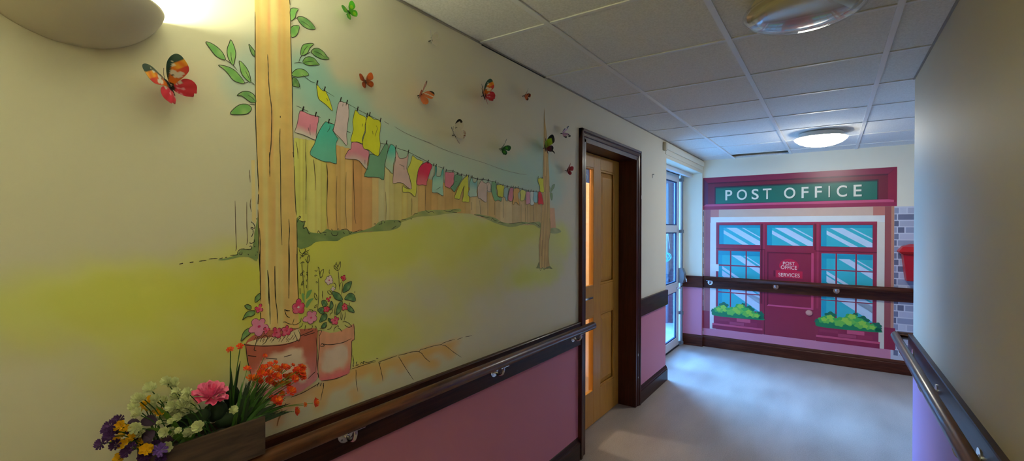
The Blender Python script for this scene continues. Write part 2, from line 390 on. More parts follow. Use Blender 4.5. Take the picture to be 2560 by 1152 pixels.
# across measured from outer edge inwards
arch = [(0, 0), (.026, 0), (.026, .018), (.018, .022), (.021, .03), (.017, .046), (.012, .050), (.012, .062), (0, .062)]
YA, YC, ZT = 2.737, 3.874, 2.135
prism(fr, arch, lambda p, q, t: (p, YA+q, t), 0.001, ZT)
prism(fr, arch, lambda p, q, t: (p, YC-q, t), 0.001, ZT)
prism(fr, arch, lambda p, q, t: (p, t, ZT-q), YA, YC)
box(fr, (-.27, 2.799, .001), (.012, 2.822, 2.075)); box(fr, (-.27, 3.79, .001), (.012, 3.812, 2.075)); box(fr, (-.27, 2.799, 2.053), (.012, 3.812, 2.076))
box(fr, (-.2, 2.822, .001), (-.185, 2.84, 2.053)); box(fr, (-.2, 3.77, .001), (-.185, 3.79, 2.053)); box(fr, (-.2, 2.822, 2.04), (-.185, 3.79, 2.053))
dfr = tag(bmobj('door_frame', fr, M['framewood'], bevel=.0015), kind='structure'); dfr.name = 'trim_6'
# chipped paint marks on the frame
for yy, zz, hh in ((3.866, 1.735, .03), (3.803, .245, .012), (3.80, .43, .02)):
    b2 = bmesh.new(); box(b2, (.0255, yy-.002, zz), (.0268, yy+.003, zz+hh)); bmobj('paint_chip', b2, M['white'], dfr)

def frame_rect(bm, xa, xb, y0, y1, z0, z1, w):
    box(bm, (xa, y0, z0), (xb, y0+w, z1)); box(bm, (xa, y1-w, z0), (xb, y1, z1))
    box(bm, (xa, y0+w, z0), (xb, y1-w, z0+w)); box(bm, (xa, y0+w, z1-w), (xb, y1-w, z1))
XD0, XD1 = -.182, -.14   # leaf thickness
dl = bmesh.new()
LY0, LY1, LT = 2.832, 3.785, 2.048
yg0, yg1, yp0, yp1 = 2.945, 3.285, 3.405, 3.69
zs = [(.25, .83), (1.05, 1.945)]
box(dl, (XD0, LY0, .008), (XD1, yg0, LT)); box(dl, (XD0, yg1, .008), (XD1, yp0, LT)); box(dl, (XD0, yp1, .008), (XD1, LY1, LT))
for a, b in ((.008, zs[0][0]), (zs[0][1], zs[1][0]), (zs[1][1], LT)):
    box(dl, (XD0, yg0, a), (XD1, yg1, b)); box(dl, (XD0, yp0, a), (XD1, yp1, b))
leaf = tag(bmobj('door_1', dl, M['doorwood'], bevel=.002), kind='structure')
for z0, z1 in zs:
    pb = bmesh.new()
    # raised and fielded panel
    yy0, yy1 = yp0, yp1
    frame_rect(pb, XD1-.012, XD1-.004, yy0, yy1, z0, z1, .016)
    pts0 = [(yy0+.016, z0+.016), (yy1-.016, z0+.016), (yy1-.016, z1-.016), (yy0+.016, z1-.016)]
    q = [(yy0+.05, z0+.055), (yy1-.05, z0+.055), (yy1-.05, z1-.055), (yy0+.05, z1-.055)]
    A = [pb.verts.new((XD1-.018, *p)) for p in pts0]; Bv = [pb.verts.new((XD1-.005, *p)) for p in q]; Cb = [pb.verts.new((XD0+.01, *p)) for p in pts0]
    box(pb, (XD0+.008, yy0-.004, z0-.004), (XD0+.02, yy1+.004, z1+.004))
    for i in range(4): pb.faces.new((A[i], A[(i+1) % 4], Bv[(i+1) % 4], Bv[i])); pb.faces.new((A[i], A[(i+1) % 4], Cb[(i+1) % 4], Cb[i]))
    pb.faces.new(Bv); pb.faces.new(Cb[::-1]); bmobj('door_panel', pb, M['doorwood'], leaf, bevel=.002)
    gb = bmesh.new()
    frame_rect(gb, XD1-.026, XD1+.003, yg0, yg1, z0, z1, .014)
    bd = bmobj('glazing_bead', gb, M['doorwood'], leaf, bevel=.004)
    gg = bmesh.new(); box(gg, (XD1-.022, yg0+.008, z0+.008), (XD1-.018, yg1-.008, z1-.008)); bmobj('glass_pane', gg, M['glass'], leaf)
hb = bmesh.new(); disc(hb, (XD1, 2.985, .985), (1, 0, 0), .026, .01); tube(hb, [(XD1+.005, 2.985, .985), (XD1+.045, 2.985, .985), (XD1+.052, 3.0, .985), (XD1+.052, 3.14, .985)], .009)
bmobj('door_handle', hb, M['chrome'], leaf, smooth=True)
sb = bmesh.new(); box(sb, (XD1-.0245, 3.155, 1.83), (XD1-.0225, 3.25, 1.935))
st = tag(bmobj('door_sticker', sb, plain('blue sticker', S(40, 120, 225), rough=.4)), 'blue square sticker with a pale curl on the inside of the upper door glass', 'sticker')
sp = Paint(lambda u, v, off: (XD1-.022+off, u, v))
sp.line(smooth([(3.215, 1.925), (3.185, 1.92), (3.18, 1.895), (3.205, 1.885), (3.215, 1.87), (3.195, 1.845), (3.17, 1.85)], False, 5), S(150, 200, 235), .009, .0002)
sp.obj('sticker_mark', M['vinyl'], st)
# red stop on the floor just inside the left jamb
rb = bmesh.new(); lathe(rb, [(0, 0), (.014, 0), (.016, .006), (.016, .10), (.012, .113), (0, .116)], (-.1, 2.845, 0.002), n=20)
tag(bmobj('door_stop', rb, M['redrub'], smooth=True), 'small red rubber stop standing on the floor beside the left jamb of the wooden door', 'door stop')

# ---- side room seen through the door glass
sr = bmesh.new()
box(sr, (-3.2, 4.3, 0), (-.262, 4.45, 2.6)); box(sr, (-3.2, 1.9, 0), (-.262, 2.02, 2.6)); box(sr, (-3.2, 1.9, 0), (-3.05, 4.45, 2.6)); box(sr, (-3.2, 1.9, 2.5), (-.262, 4.45, 2.6))
tag(bmobj('wall_side_room', sr, plain('warm cream wall', S(238, 214, 178), rough=.6, noise=.03)), kind='structure')
rd = empty('radiator', (-2.9, 4.29, .1), 'white slotted panel radiator cover seen through the lower glass of the wooden door', 'radiator')
b2 = bmesh.new(); box(b2, (-2.3, 4.2, .10), (-.9, 4.295, .62)); bmobj('casing', b2, M['white'], rd, bevel=.006)
for i in range(6):
    b2 = bmesh.new(); box(b2, (-2.25, 4.197, .38+.03*i), (-.95, 4.2, .388+.03*i)); bmobj('slot', b2, M['black'], rd)
lt = bpy.data.lights.new('side_room_lamp', 'POINT'); lt.energy = 60; lt.color = (1, .90, .74); lt.shadow_soft_size = .12
lo = bpy.data.objects.new('side_room_lamp', lt); lo.location = (-1.5, 3.1, 2.2); COL.objects.link(lo)

# ---- glazed exterior door in the recess (door_2)
XO = -.25
ex = bmesh.new()
box(ex, (XO-.055, 4.67, .001), (XO+.012, 4.73, 2.18)); box(ex, (XO-.055, 6.135, .001), (XO+.012, 6.23, 2.18)); box(ex, (XO-.055, 4.67, 2.165), (XO+.012, 6.23, 2.18))
box(ex, (XO-.055, 5.13, .001), (XO, 5.19, 2.165))
d2 = tag(bmobj('door_2', ex, M['alu'], bevel=.003), kind='structure')
b2 = bmesh.new()
y0, y1 = 5.20, 6.105
box(b2, (XO-.045, y0, .02), (XO, y0+.085, 2.158)); box(b2, (XO-.045, y1-.075, .02), (XO, y1, 2.158))
for a, b in ((.02, .115), (.70, .815), (1.44, 1.525), (2.07, 2.158)): box(b2, (XO-.045, y0+.085, a), (XO, y1-.075, b))
bmobj('door_leaf', b2, M['alu'], d2, bevel=.003)
b2 = bmesh.new()
for a, b in ((.02, .115), (.70, .815), (1.44, 1.525), (2.07, 2.158)): box(b2, (XO-.045, 4.73, a), (XO, 5.13, b))
bmobj('side_panel_frame', b2, M['alu'], d2, bevel=.003)
b2 = bmesh.new()
for a, b in ((.115, .70), (.815, 1.44), (1.525, 2.07)):
    frame_rect(b2, XO-.03, XO-.012, y0+.083, y1-.073, a-.002, b+.002, .016)
bmobj('gasket', b2, plain('dark blue-grey gasket', S(30, 60, 100), rough=.5), d2)
for a, b in ((.115, .70), (.815, 1.44), (1.525, 2.07)):
    b3 = bmesh.new(); box(b3, (XO-.026, y0+.08, a), (XO-.02, y1-.07, b)); bmobj('glass_pane', b3, M['tint'], d2)
    b3 = bmesh.new(); box(b3, (XO-.026, 4.73, a), (XO-.02, 5.13, b)); bmobj('glass_pane', b3, M['tint'], d2)
b2 = bmesh.new(); box(b2, (XO-.05, y0, .001), (XO+.004, 6.13, .014)); box(b2, (XO-.001, y0, 2.158), (XO+.006, y1, 2.166)); bmobj('threshold', b2, M['black'], d2)
# vertical rod lock with cover box
b2 = bmesh.new(); tube(b2, [(XO+.035, 6.118, .02), (XO+.035, 6.118, 2.13)], .011)
for z in (.04, .42, 1.45, 2.10):
    tube(b2, [(XO+.035, 6.118, z-.02), (XO+.035, 6.118, z+.02)], .02); box(b2, (XO, 6.10, z-.02), (XO+.035, 6.135, z+.02))
pr = bmobj('lock_rod', b2, M['greym'], d2, smooth=False)
b2 = bmesh.new()
prism(b2, [(.0, .80), (.055, .80), (.075, .86), (.075, .92), (.05, .985), (0, .99)], lambda p, q, t: (XO+p, t, q), 6.075, 6.16)
bmobj('lock_case', b2, M['greym'], d2, bevel=.006)
b2 = bmesh.new(); tube(b2, [(XO+.06, 6.11, .88), (XO+.09, 6.10, .85), (XO+.10, 6.08, .82)], .008); tube(b2, [(XO+.005, 5.98, .745), (XO+.04, 6.0, .75), (XO+.045, 6.08, .765)], .010)
bmobj('lever', b2, M['chrome'], d2, smooth=True)
# white lintel details above the recess
b2 = bmesh.new(); box(b2, (0, 4.60, 2.262), (.022, 6.225, 2.318)); box(b2, (0, 4.64, 2.215), (.006, 6.22, 2.262))
tag(bmobj('trim_7', b2, plain('cream painted trim', tuple(WALL), rough=.45, noise=.02)), kind='structure')
b2 = bmesh.new(); box(b2, (0, 4.55, 2.24), (.03, 4.60, 2.32)); tag(bmobj('junction_box', b2, M['beige'], bevel=.004), 'small beige junction block high on the wall where the ledge over the glazed door begins', 'junction box')
b2 = bmesh.new(); box(b2, (-.16, 4.675, 2.135), (-.12, 6.225, 2.18)); tag(bmobj('trim_8', b2, M['alu']), kind='structure')
b2 = bmesh.new(); tube(b2, [(0, 4.252, 1.832), (.012, 4.252, 1.832)], .003); disc(b2, (.012, 4.252, 1.832), (1, 0, 0), .006, .002); box(b2, (.0, 4.249, 1.800), (.002, 4.255, 1.826))
q = onX(1631, 436); 
o = bmobj('wall_hook', b2, M['greym']); o.location = (0, q[1]-4.252, q[2]-1.832); tag(o, 'tiny grey hook on the bare wall between the wooden door and the recess', 'hook')

# ---- outside
b2 = bmesh.new(); box(b2, (-7, 4.455, -.05), (-.27, 4.6, 5.5)); tag(bmobj('building_wall', b2, plain('grey render', S(150, 148, 146), rough=.8)), 'unseen grey rendered wall added beside the glazed door to block sky light', 'wall')  # unseen wall, added to keep skylight off the end wall
b2 = bmesh.new(); box(b2, (-9, 2.0, -.12), (-.31, 14, -.02)); tag(bmobj('paving_ground', b2, plain('grey paving', S(200, 196, 190), rough=.8, noise=.15, scale=3)), kind='structure')
def brickmat(name, c1, c2, mort, sc=1.):
    m, nt, b = newmat(name); N, L = nt.nodes, nt.links
    tc = N.new('ShaderNodeTexCoord'); mp = N.new('ShaderNodeMapping'); mp.inputs['Rotation'].default_value = (PI/2, 0, 0)
    br = N.new('ShaderNodeTexBrick'); br.inputs['Scale'].default_value = 4.4; br.inputs['Color1'].default_value = (*c1, 1); br.inputs['Color2'].default_value = (*c2, 1); br.inputs['Mortar'].default_value = (*mort, 1); br.inputs['Mortar Size'].default_value = .015
    L.new(tc.outputs['Object'], mp.inputs[0]); L.new(mp.outputs[0], br.inputs['Vector']); L.new(br.outputs[0], b.inputs['Base Color']); setp(b, Roughness=.85); return m
b2 = bmesh.new(); box(b2, (-1.55, 7.6, -.05), (-.45, 7.8, 3.3))
tag(bmobj('brick_wall', b2, brickmat('purple red brick', S(96, 50, 60), S(84, 46, 56), S(110, 90, 96))), 'purple-red brick garden wall outside the glazed door', 'wall')
b2 = bmesh.new(); box(b2, (-.86, 7.54, -.02), (-.80, 7.595, 2.2)); tag(bmobj('drainpipe', b2, plain('pale grey board', S(110, 112, 120))), 'grey upright drainpipe against the brick wall outside the glazed door', 'drainpipe')
orn = empty('hanging_ornament', (-.62, 6.6, 1.35), 'turquoise curled ornament hanging on a cord outside the glazed door', 'ornament')
q = onX(1667, 640, -.62)
orn.location = (q[0], q[1], q[2])
turq = plain('turquoise plastic', S(16, 170, 150), rough=.35)
b2 = bmesh.new()
for k in range(7):
    a = k*2*PI/7; tube(b2, smooth([(0, 0, .05), (.045*math.cos(a), .045*math.sin(a), .03), (.06*math.cos(a+.5), .06*math.sin(a+.5), -.02), (.03*math.cos(a+1), .03*math.sin(a+1), -.06), (0, 0, -.08)], False, 4), .007, n=6)
o = bmobj('spiral_body', b2, turq, smooth=True); o.parent = orn
b2 = bmesh.new(); tube(b2, [(0, 0, .05), (0, 0, .42)], .003, n=6); tube(b2, [(0, 0, .42), (.03, .05, .1)], .002, n=6); o = bmobj('cord', b2, M['white'], smooth=True); o.parent = orn
b2 = bmesh.new(); tube(b2, [(0, 0, .42), (0, 0, 1.5)], .002, n=6); o = bmobj('hanging_line', b2, M['greym']); o.parent = orn

# ================================================================== HANDRAILS
def bracket(parent, to, mirror=1):
    """to(a,t,z): a out of wall, t along rail, z up; local to the wall"""
    bp = bmesh.new(); P0 = [to(.021, 0, -.052)]
    n = 24; ring = [[bp.verts.new(to(a, .029*math.cos(2*PI*k/n), -.050+.029*math.sin(2*PI*k/n))) for k in range(n)] for a in (.0205, .0245)]
    for k in range(n): bp.faces.new((ring[0][k], ring[0][(k+1) % n], ring[1][(k+1) % n], ring[1][k]))
    bp.faces.new(ring[0][::-1]); bp.faces.new(ring[1])
    br = bmobj('bracket', bp, M['chrome'], parent, label='chrome handrail bracket')
    ba = bmesh.new(); tube(ba, smooth([to(.022, 0, -.052), to(.045, .0, -.062), to(.066, .0, -.058), to(.075, .0, -.042), to(.075, .0, -.024)], False, 5), .0075, n=10)
    tube(ba, [to(.024, 0, -.05), to(.036, 0, -.055)], [.013, .009], n=12)
    o = bmobj('arm', ba, M['chrome'], br, smooth=True)
    bs = bmesh.new(); vs = box(bs, (-.012, -.032, -.0245), (.012, .032, -.0215))
    for v in bs.verts: v.co = Vector(to(.075+v.co.x, v.co.y, v.co.z))
    bmobj('saddle_plate', bs, M['chrome'], br)
    for t in (-.013, .013):
        bh = bmesh.new()
        r = [bh.verts.new(to(.0248, t+.003*math.cos(2*PI*k/8), -.067+.003*math.sin(2*PI*k/8))) for k in range(8)]; bh.faces.new(r)
        bmobj('screw', bh, M['black'], br)
RZ = .862
hr = empty('handrail', (.075, -.6, RZ), 'round dark wood handrail with curved chrome brackets running below the garden mural', 'handrail')
b2 = bmesh.new(); tube(b2, [(.075, YB+.02, RZ), (.075, 2.80, RZ), (.075, 2.806, RZ)], [.0235, .0235, .02], n=24); bmobj('rail', b2, M['railwood'], hr, smooth=False)
for o in hr.children: o.data.polygons.foreach_set('use_smooth', [len(p.vertices) == 4 for p in o.data.polygons])
for yb in (.135, .966, 1.795, 2.62): bracket(hr, lambda a, t, z, yb=yb: (a, yb+t, RZ+z))
hr2 = empty('handrail', (XR-.075, -.6, RZ), 'dark wood handrail with chrome brackets running down the right wall to its corner', 'handrail')
b2 = bmesh.new(); tube(b2, [(XR-.075, YB+.02, RZ), (XR-.075, 3.55, RZ), (XR-.073, 3.566, RZ), (XR-.06, 3.575, RZ), (XR+.9, 3.575, RZ)], .022, n=24); bmobj('rail', b2, M['railwood'], hr2, smooth=True)
for yb in (.50, 1.22, 1.93, 2.62, 3.31): bracket(hr2, lambda a, t, z, yb=yb: (XR-a, yb+t, RZ+z))
hr3 = empty('handrail', (1.2, 6.16, RZ), 'dark wood handrail with round chrome brackets crossing the painted post office front', 'handrail')
b2 = bmesh.new(); tube(b2, [back3(.035, RZ, .074), back3(3.5, RZ, .074)], .022, n=20); bmobj('rail', b2, M['darkwoodx'], hr3, smooth=True)
for sbk in (.095, .817, 1.396, 2.2, 2.9): bracket(hr3, lambda a, t, z, sbk=sbk: back3(sbk+t, RZ+z, a))

# ================================================================== LAMPS
LAMPW = (1., .93, .86)
def ceiling_light(x, y, lit, label, name='ceiling_light'):
    t = empty(name, (x, y, HC), label, 'ceiling light', 'round dish lights on the ceiling')
    b2 = bmesh.new(); lathe(b2, [(0, -.001), (.165, -.001), (.172, -.012), (.172, -.035), (.185, -.045), (0, -.045)], (x, y, HC)); bmobj('base', b2, M['beige'] if not lit else M['white'], t, smooth=False)
    for o in t.children: o.data.polygons.foreach_set('use_smooth', [True]*len(o.data.polygons))
    b2 = bmesh.new()
    if lit:
        lathe(b2, [(.196, -.046), (.203, -.050), (.196, -.062), (.166, -.086), (.118, -.106), (.06, -.118), (0, -.121)], (x, y, HC))
        bmobj('diffuser', b2, emit('lit opal glass', (1., .97, .84), lit), t, smooth=True)
        b3 = bmesh.new(); lathe(b3, [(.172, -.036), (.2, -.040), (.205, -.048), (.196, -.047)], (x, y, HC)); bmobj('rim', b3, M['white'], t, smooth=True)
    else:
        lathe(b2, [(.165, -.046), (.17, -.050), (.15, -.062), (.11, -.072), (.06, -.078), (0, -.080)], (x, y, HC))
        bmobj('diffuser', b2, plain('unlit frosted glass', S(206, 196, 150), rough=.18, noise=.02, coat=.6), t, smooth=True)
        b3 = bmesh.new(); pr = [(.185, -.040), (.200, -.046), (.195, -.058), (.168, -.074), (.122, -.086), (.06, -.092), (0, -.093)]
        lathe(b3, pr, (x, y, HC), n=64); lathe(b3, [(r*.985, z+.003) for r, z in pr], (x, y, HC), n=64)
        bmobj('glass_dish', b3, M['glass'], t, smooth=True)
    return t
ceiling_light(1.262, 5.0, 40, 'lit round dish ceiling light, glowing white, near the post office wall')
ceiling_light(1.255, 2.03, 0, 'unlit round clear glass dish ceiling light nearest the camera')

# wall uplighters: one upper left, plus an unseen twin added to light that wall
def uplighter(X0, sgn, YC0, ZR, label, power):
    uw, ud, uh = .1654, .158, .1055
    sc = empty('wall_uplighter', (X0, YC0, ZR), label, 'wall light')
    b2 = bmesh.new(); NU, NV = 40, 14; rows = []
    for j in range(NV+1):
        t = j/NV*PI/2; rr = math.cos(t)**.96; zz = -uh*math.sin(t)**1.42
        rows.append([(X0+sgn*ud*rr*math.sin(PI*i/NU), YC0-uw*rr*math.cos(PI*i/NU), ZR+zz) for i in range(NU+1)])
    vv = [[b2.verts.new(p) for p in r] for r in rows]
    for j in range(NV):
        for i in range(NU): b2.faces.new((vv[j][i], vv[j][i+1], vv[j+1][i+1], vv[j+1][i]))
    bmesh.ops.remove_doubles(b2, verts=b2.verts[:], dist=1e-5)
    o = bmobj('bowl', b2, M['plaster'], sc, smooth=True); md = o.modifiers.new('thick', 'SOLIDIFY'); md.thickness = .005; md.offset = -1
    b2 = bmesh.new(); box(b2, (X0+min(0, sgn*.03), YC0-.05, ZR-.07), (X0+max(0, sgn*.03), YC0+.05, ZR-.03)); bmobj('lamp_holder', b2, M['white'], sc)
    b2 = bmesh.new(); tube(b2, [(X0+sgn*.06, YC0-.05, ZR-.045), (X0+sgn*.06, YC0+.05, ZR-.045)], .011, n=12); bmobj('lamp_tube', b2, emit('lit tube', (.95, 1, .7), 18.), sc, smooth=True)
    l = bpy.data.lights.new('uplight', 'AREA'); l.shape = 'RECTANGLE'; l.size = .2; l.size_y = .07; l.energy = power; l.color = (.94, 1, .66)
    lo = bpy.data.objects.new('uplight', l); COL.objects.link(lo); lo.location = (X0+sgn*.062, YC0, ZR-.02); lo.rotation_euler = (PI, 0, PI/2)
uplighter(0, 1, .2955, 1.9868, 'cream half-bowl uplighter on the mural wall, glowing over its rim', 17)
uplighter(XR, -1, -.9, 1.9868, 'unseen cream half-bowl uplighter added on the right wall behind camera to light the mural', 39)

# ================================================================== GARDEN MURAL (left wall)
mur = empty('wall_mural', (0, 1.6, .9), 'painted garden mural with washing line, fence, tree post and flower pots along the left wall', 'mural')
INK = (.018, .014, .010); BR = (.06, .03, .012)
LW = .0032
class Mur(Paint):
    def __init__(s): super().__init__(lambda y, z, off: left3(y, z, off*.3))
def shape(name, cr, outline, col, off, ink=INK, w=LW, sm=3, label=None, grad=None, inks=(), x=None, gap=False):
    P_ = Mur(); pts = W(cr, outline, sm, True)
    if grad:
        zs = [p[1] for p in pts]; z0, z1 = min(zs), max(zs); c1, c0, a, b = grad
        def cf(p):
            t = (p[1]-z0)/(z1-z0+1e-9) + .06*math.sin(p[0]*60); t = min(1, max(0, (t-a)/(b-a))); t = t*t*(3-2*t)
            return tuple(c0[i]*(1-t)+c1[i]*t for i in range(3))
        P_.fill(pts, col, off, step=max(.004, (z1-z0)/14), colfn=cf)
    else:
        P_.fill(pts, col, off, step=None)
    if ink: P_.line(pts, ink, w, off+.0003, taper=False, closed=True)
    for s_ in inks: P_.line(W(cr, s_, 4), ink or INK, w*.9, off+.0003)
    return P_.obj(name, M['paint'], mur, label)

# washes ---------------------------------------------------
WASHES = []
def washpart(name, blobs, off, label=None, poly=None, gain=1., grow=1.2):
    """blobs: (px,py,rx_px,ry_px,photo colour,alpha)"""
    P_ = Mur()
    C_ = []
    for bx, by, rx, ry, c, a in blobs:
        u, v = wpt(bx, by); u1, _ = wpt(bx+rx, by); u0, _ = wpt(bx-rx, by); _, v1 = wpt(bx, by-ry); _, v0 = wpt(bx, by+ry)
        C_.append((u, v, abs(u1-u0)/2*grow, abs(v1-v0)/2*grow, np.array(pc(c, bx)), a))
    us0 = min(c[0]-c[2] for c in C_); us1 = max(c[0]+c[2] for c in C_); vs0 = max(.8875, min(c[1]-c[3] for c in C_)); vs1 = max(c[1]+c[3] for c in C_)
    us1 = min(us1, 2.735)
    poly_w = np.array(W('n', poly, 3, True)) if poly is not None else None
    def ev(U, V):
        A = np.zeros_like(U); Cc = np.zeros(U.shape+(3,)); Wt = np.zeros_like(U)+1e-6
        wob = .05*np.sin(U*23+V*11)+.05*np.sin(V*31-U*17+1.3)+.03*np.sin(U*61+V*47)
        for u, v, ru, rv, c, a in C_:
            d = np.sqrt(((U-u)/ru)**2+((V-v)/rv)**2)+wob; g = np.clip((1-d)/.85, 0, 1); g = g*g*(3-2*g)
            Cc += (g*a)[..., None]*c; Wt += g*a; A = A+(1-A)*g*a*gain
        tex = .92+.08*np.sin(U*9+3*np.sin(V*7))*np.sin(V*13+2*np.sin(U*5))
        return Cc/Wt[..., None], np.clip(A*tex, 0, 1)
    st = .012; gu = np.arange(us0, us1+st, st); gu[-1] = min(gu[-1], us1); gv = np.arange(vs0, vs1+st, st)
    U, V = np.meshgrid(gu, gv, indexing='ij')
    base = np.zeros(U.shape+(3,))+WALL
    for e in WASHES:
        c_, a_ = e(U, V); base = base*(1-a_[..., None])+c_*a_[..., None]
    Cc, A = ev(U, V); WASHES.append(ev)
    Cc = base*(1-A[..., None])+Cc*A[..., None]
    idx = -np.ones(U.shape, int); vs = []; cs = []; fs = []
    keep = np.zeros((U.shape[0]-1, U.shape[1]-1), bool)
    mx = np.maximum.reduce([A[:-1, :-1], A[1:, :-1], A[:-1, 1:], A[1:, 1:]]); keep = mx > .015
    for i, j in np.argwhere(keep):
        q = []
        for (a_, b_) in ((i, j), (i+1, j), (i+1, j+1), (i, j+1)):
            if idx[a_, b_] < 0: idx[a_, b_] = len(vs); vs.append((U[a_, b_], V[a_, b_])); cs.append((*Cc[a_, b_], 1.))
            q.append(int(idx[a_, b_]))
        fs.append(q)
    P_.tri(vs, fs, cs, off); return P_.obj(name, M['wash'], mur, label)

SKY = (118, 145, 122)
washpart('painted_sky', [(600, 200, 55, 70, SKY, .45), (628, 150, 40, 60, SKY, .4), (770, 190, 70, 75, (112, 142, 118), .8), (800, 250, 110, 70, (112, 142, 118), .85), (870, 300, 110, 70, (120, 146, 122), .75), (880, 235, 60, 40, SKY, .55),
    (960, 345, 100, 60, (125, 146, 124), .6), (1040, 385, 120, 60, (132, 146, 124), .55), (1140, 420, 120, 60, (134, 148, 128), .5), (1240, 445, 110, 50, (132, 148, 130), .55), (1320, 440, 90, 65, (128, 150, 138), .7), (1345, 395, 40, 55, (130, 152, 144), .6), (1390, 460, 30, 60, (132, 152, 142), .5), (900, 330, 200, 55, (130, 145, 122), .35)], .0004, gain=1.25, grow=1.3)
G1, G2, G3 = (148, 149, 46), (155, 152, 70), (158, 152, 94)
washpart('painted_lawn', [(60, 760, 240, 90, (142, 142, 58), .75), (250, 750, 260, 105, (146, 147, 50), .9), (450, 740, 230, 110, G1, .95), (600, 720, 160, 110, G1, .95), (560, 860, 170, 110, G1, .8), (350, 850, 200, 90, (146, 145, 60), .75), (120, 850, 170, 60, (138, 132, 70), .5), (480, 930, 180, 80, (140, 136, 56), .5), (330, 930, 160, 70, (142, 136, 62), .45),
    (700, 760, 120, 160, G1, .9), (820, 620, 150, 90, G1, .95), (800, 760, 150, 150, (147, 148, 46), .9), (950, 620, 170, 100, (152, 150, 56), .9), (930, 750, 150, 130, G3, .5), (930, 860, 110, 80, (146, 148, 46), .9), (1090, 600, 170, 85, (154, 153, 58), .95), (1120, 700, 170, 90, G3, .35), (1200, 640, 160, 80, G3, .7), (1230, 580, 130, 45, (156, 153, 70), .9),
    (1200, 670, 110, 80, (144, 136, 60), .6), (1060, 820, 150, 60, (152, 146, 70), .6), (1330, 620, 90, 70, G3, .7), (1310, 575, 90, 40, G2, .85), (1400, 600, 34, 42, (158, 156, 80), .95), (1340, 690, 74, 34, (152, 152, 70), .95), (1290, 690, 40, 25, (150, 146, 84), .5), (1385, 655, 28, 60, (152, 148, 90), .5)], .0008, gain=.92, grow=1.38)
# crop lawn top by the fence: the fence and hedge are painted over it
# fence ---------------------------------------------------
ftop = [(735, 345), (800, 355), (850, 366), (900, 380), (960, 402), (1010, 425), (1060, 445), (1100, 455), (1200, 475), (1250, 488), (1340, 505), (1390, 515)]
fbot = [(735, 590), (800, 590), (870, 580), (930, 577), (985, 562), (1010, 547), (1060, 529), (1130, 529), (1176, 531), (1200, 540), (1240, 553), (1262, 561), (1350, 559), (1390, 576)]
itp = lambda T_, x: np.interp(x, [p[0] for p in T_], [p[1] for p in T_])
xs = [735, 750, 758, 770, 789, 803, 817, 838, 851, 863, 880, 905, 930, 946, 962, 974, 985, 1005, 1018, 1030, 1045, 1062, 1078, 1094, 1112, 1132, 1150, 1163, 1176, 1190, 1204, 1222, 1238, 1250, 1262, 1280, 1300, 1312, 1325, 1340, 1352]
cols = [(165, 150, 70), (158, 146, 92), (166, 154, 66), (152, 146, 84), (148, 146, 86), (160, 148, 78), (150, 118, 66), (162, 134, 78), (158, 142, 92), (152, 112, 70), (156, 116, 74), (154, 120, 70), (160, 130, 82), (154, 140, 100), (156, 140, 82), (158, 146, 92)]
P_ = Mur()
for i in range(len(xs)-1):
    a, b = xs[i], xs[i+1]
    AN = [(740, (172, 158, 78)), (765, (166, 154, 78)), (790, (158, 152, 84)), (815, (164, 150, 76)), (832, (156, 128, 72)), (865, (160, 136, 80)), (900, (148, 112, 66)), (935, (160, 134, 82)), (955, (166, 148, 106)), (985, (164, 144, 88)), (1015, (156, 142, 80)), (1045, (160, 138, 86)), (1064, (146, 116, 66)), (1100, (160, 132, 80)), (1130, (154, 126, 74)), (1165, (156, 132, 78)), (1190, (162, 144, 108)), (1230, (156, 132, 86)), (1262, (162, 146, 112)), (1310, (156, 134, 94)), (1350, (152, 128, 86))]
    c = [np.interp((a+b)/2, [q[0] for q in AN], [q[1][ch] for q in AN]) for ch in range(3)]
    base = np.array(pc(c, (a+b)/2))*(1+.05*math.sin(i*2.3)); edge = base*np.array([.90, .82, .70])
    m = (a+b)/2
    poly = [wpt(a, itp(fbot, a)+3), wpt(m, itp(fbot, m)+3), wpt(b, itp(fbot, b)+3), wpt(b, itp(ftop, b)), wpt(m, itp(ftop, m)-2), wpt(a, itp(ftop, a))]
    u0, u1 = poly[0][0], poly[2][0]
    def cf(p, base=base, edge=edge, u0=u0, u1=u1, i=i):
        t = (p[0]-u0)/(u1-u0); e = abs(2*t-1)**4*.55+.13*math.sin(p[0]*260+3*math.sin(p[1]*5)+i)+.1*math.sin(p[1]*12+i*2); e = min(1, max(0, e)); return tuple(base*(1-e)+edge*e)
    P_.fill(poly, None, .0012, step=max(.008, (u1-u0)/4), colfn=cf)
for s_ in ("738,360 741,480", "742,352 742,430"):
    pass
for cr, s_ in (('d', "70,625 85,700 90,780"), ('d', "160,600 158,760 165,900 158,1150"), ('d', "228,780 240,900 245,990"), ('d', "348,830 355,900 352,1000 350,1150"), ('d', "590,790 588,950 595,1150"),
               ('b', "680,60 690,180 692,290"), ('b', "775,80 785,220 778,430 790,590"), ('b', "980,70 985,300 990,480 1000,545"), ('b', "620,0 622,200 620,470"), ('b', "855,180 850,420 858,590"), ('b', "925,150 920,400 930,580"),
               ('b', "1225,300 1228,420 1226,520"), ('e', "190,380 192,450 190,560"), ('e', "88,470 90,520 88,600"), ('e', "540,500 540,560"), ('e', "950,540 952,600 950,655"), ('e', "1010,540 1015,640"), ('e', "665,420 665,600"), ('f', "505,290 505,480"), ('f', "570,300 572,490"), ('f', "232,270 232,400"), ('f', "320,230 322,430"), ('f', "80,250 85,390"), ('f', "630,290 635,480")):
    P_.line(W(cr, s_, 4), (.10, .055, .02), .0028, .0016)
P_.obj('painted_fence', M['paint'], mur)
P_ = Mur()
P_.fill([wpt(*p) for p in [(628, 400), (637, 400), (640, 560), (630, 552)]], pc((168, 150, 92), 600), .0012)
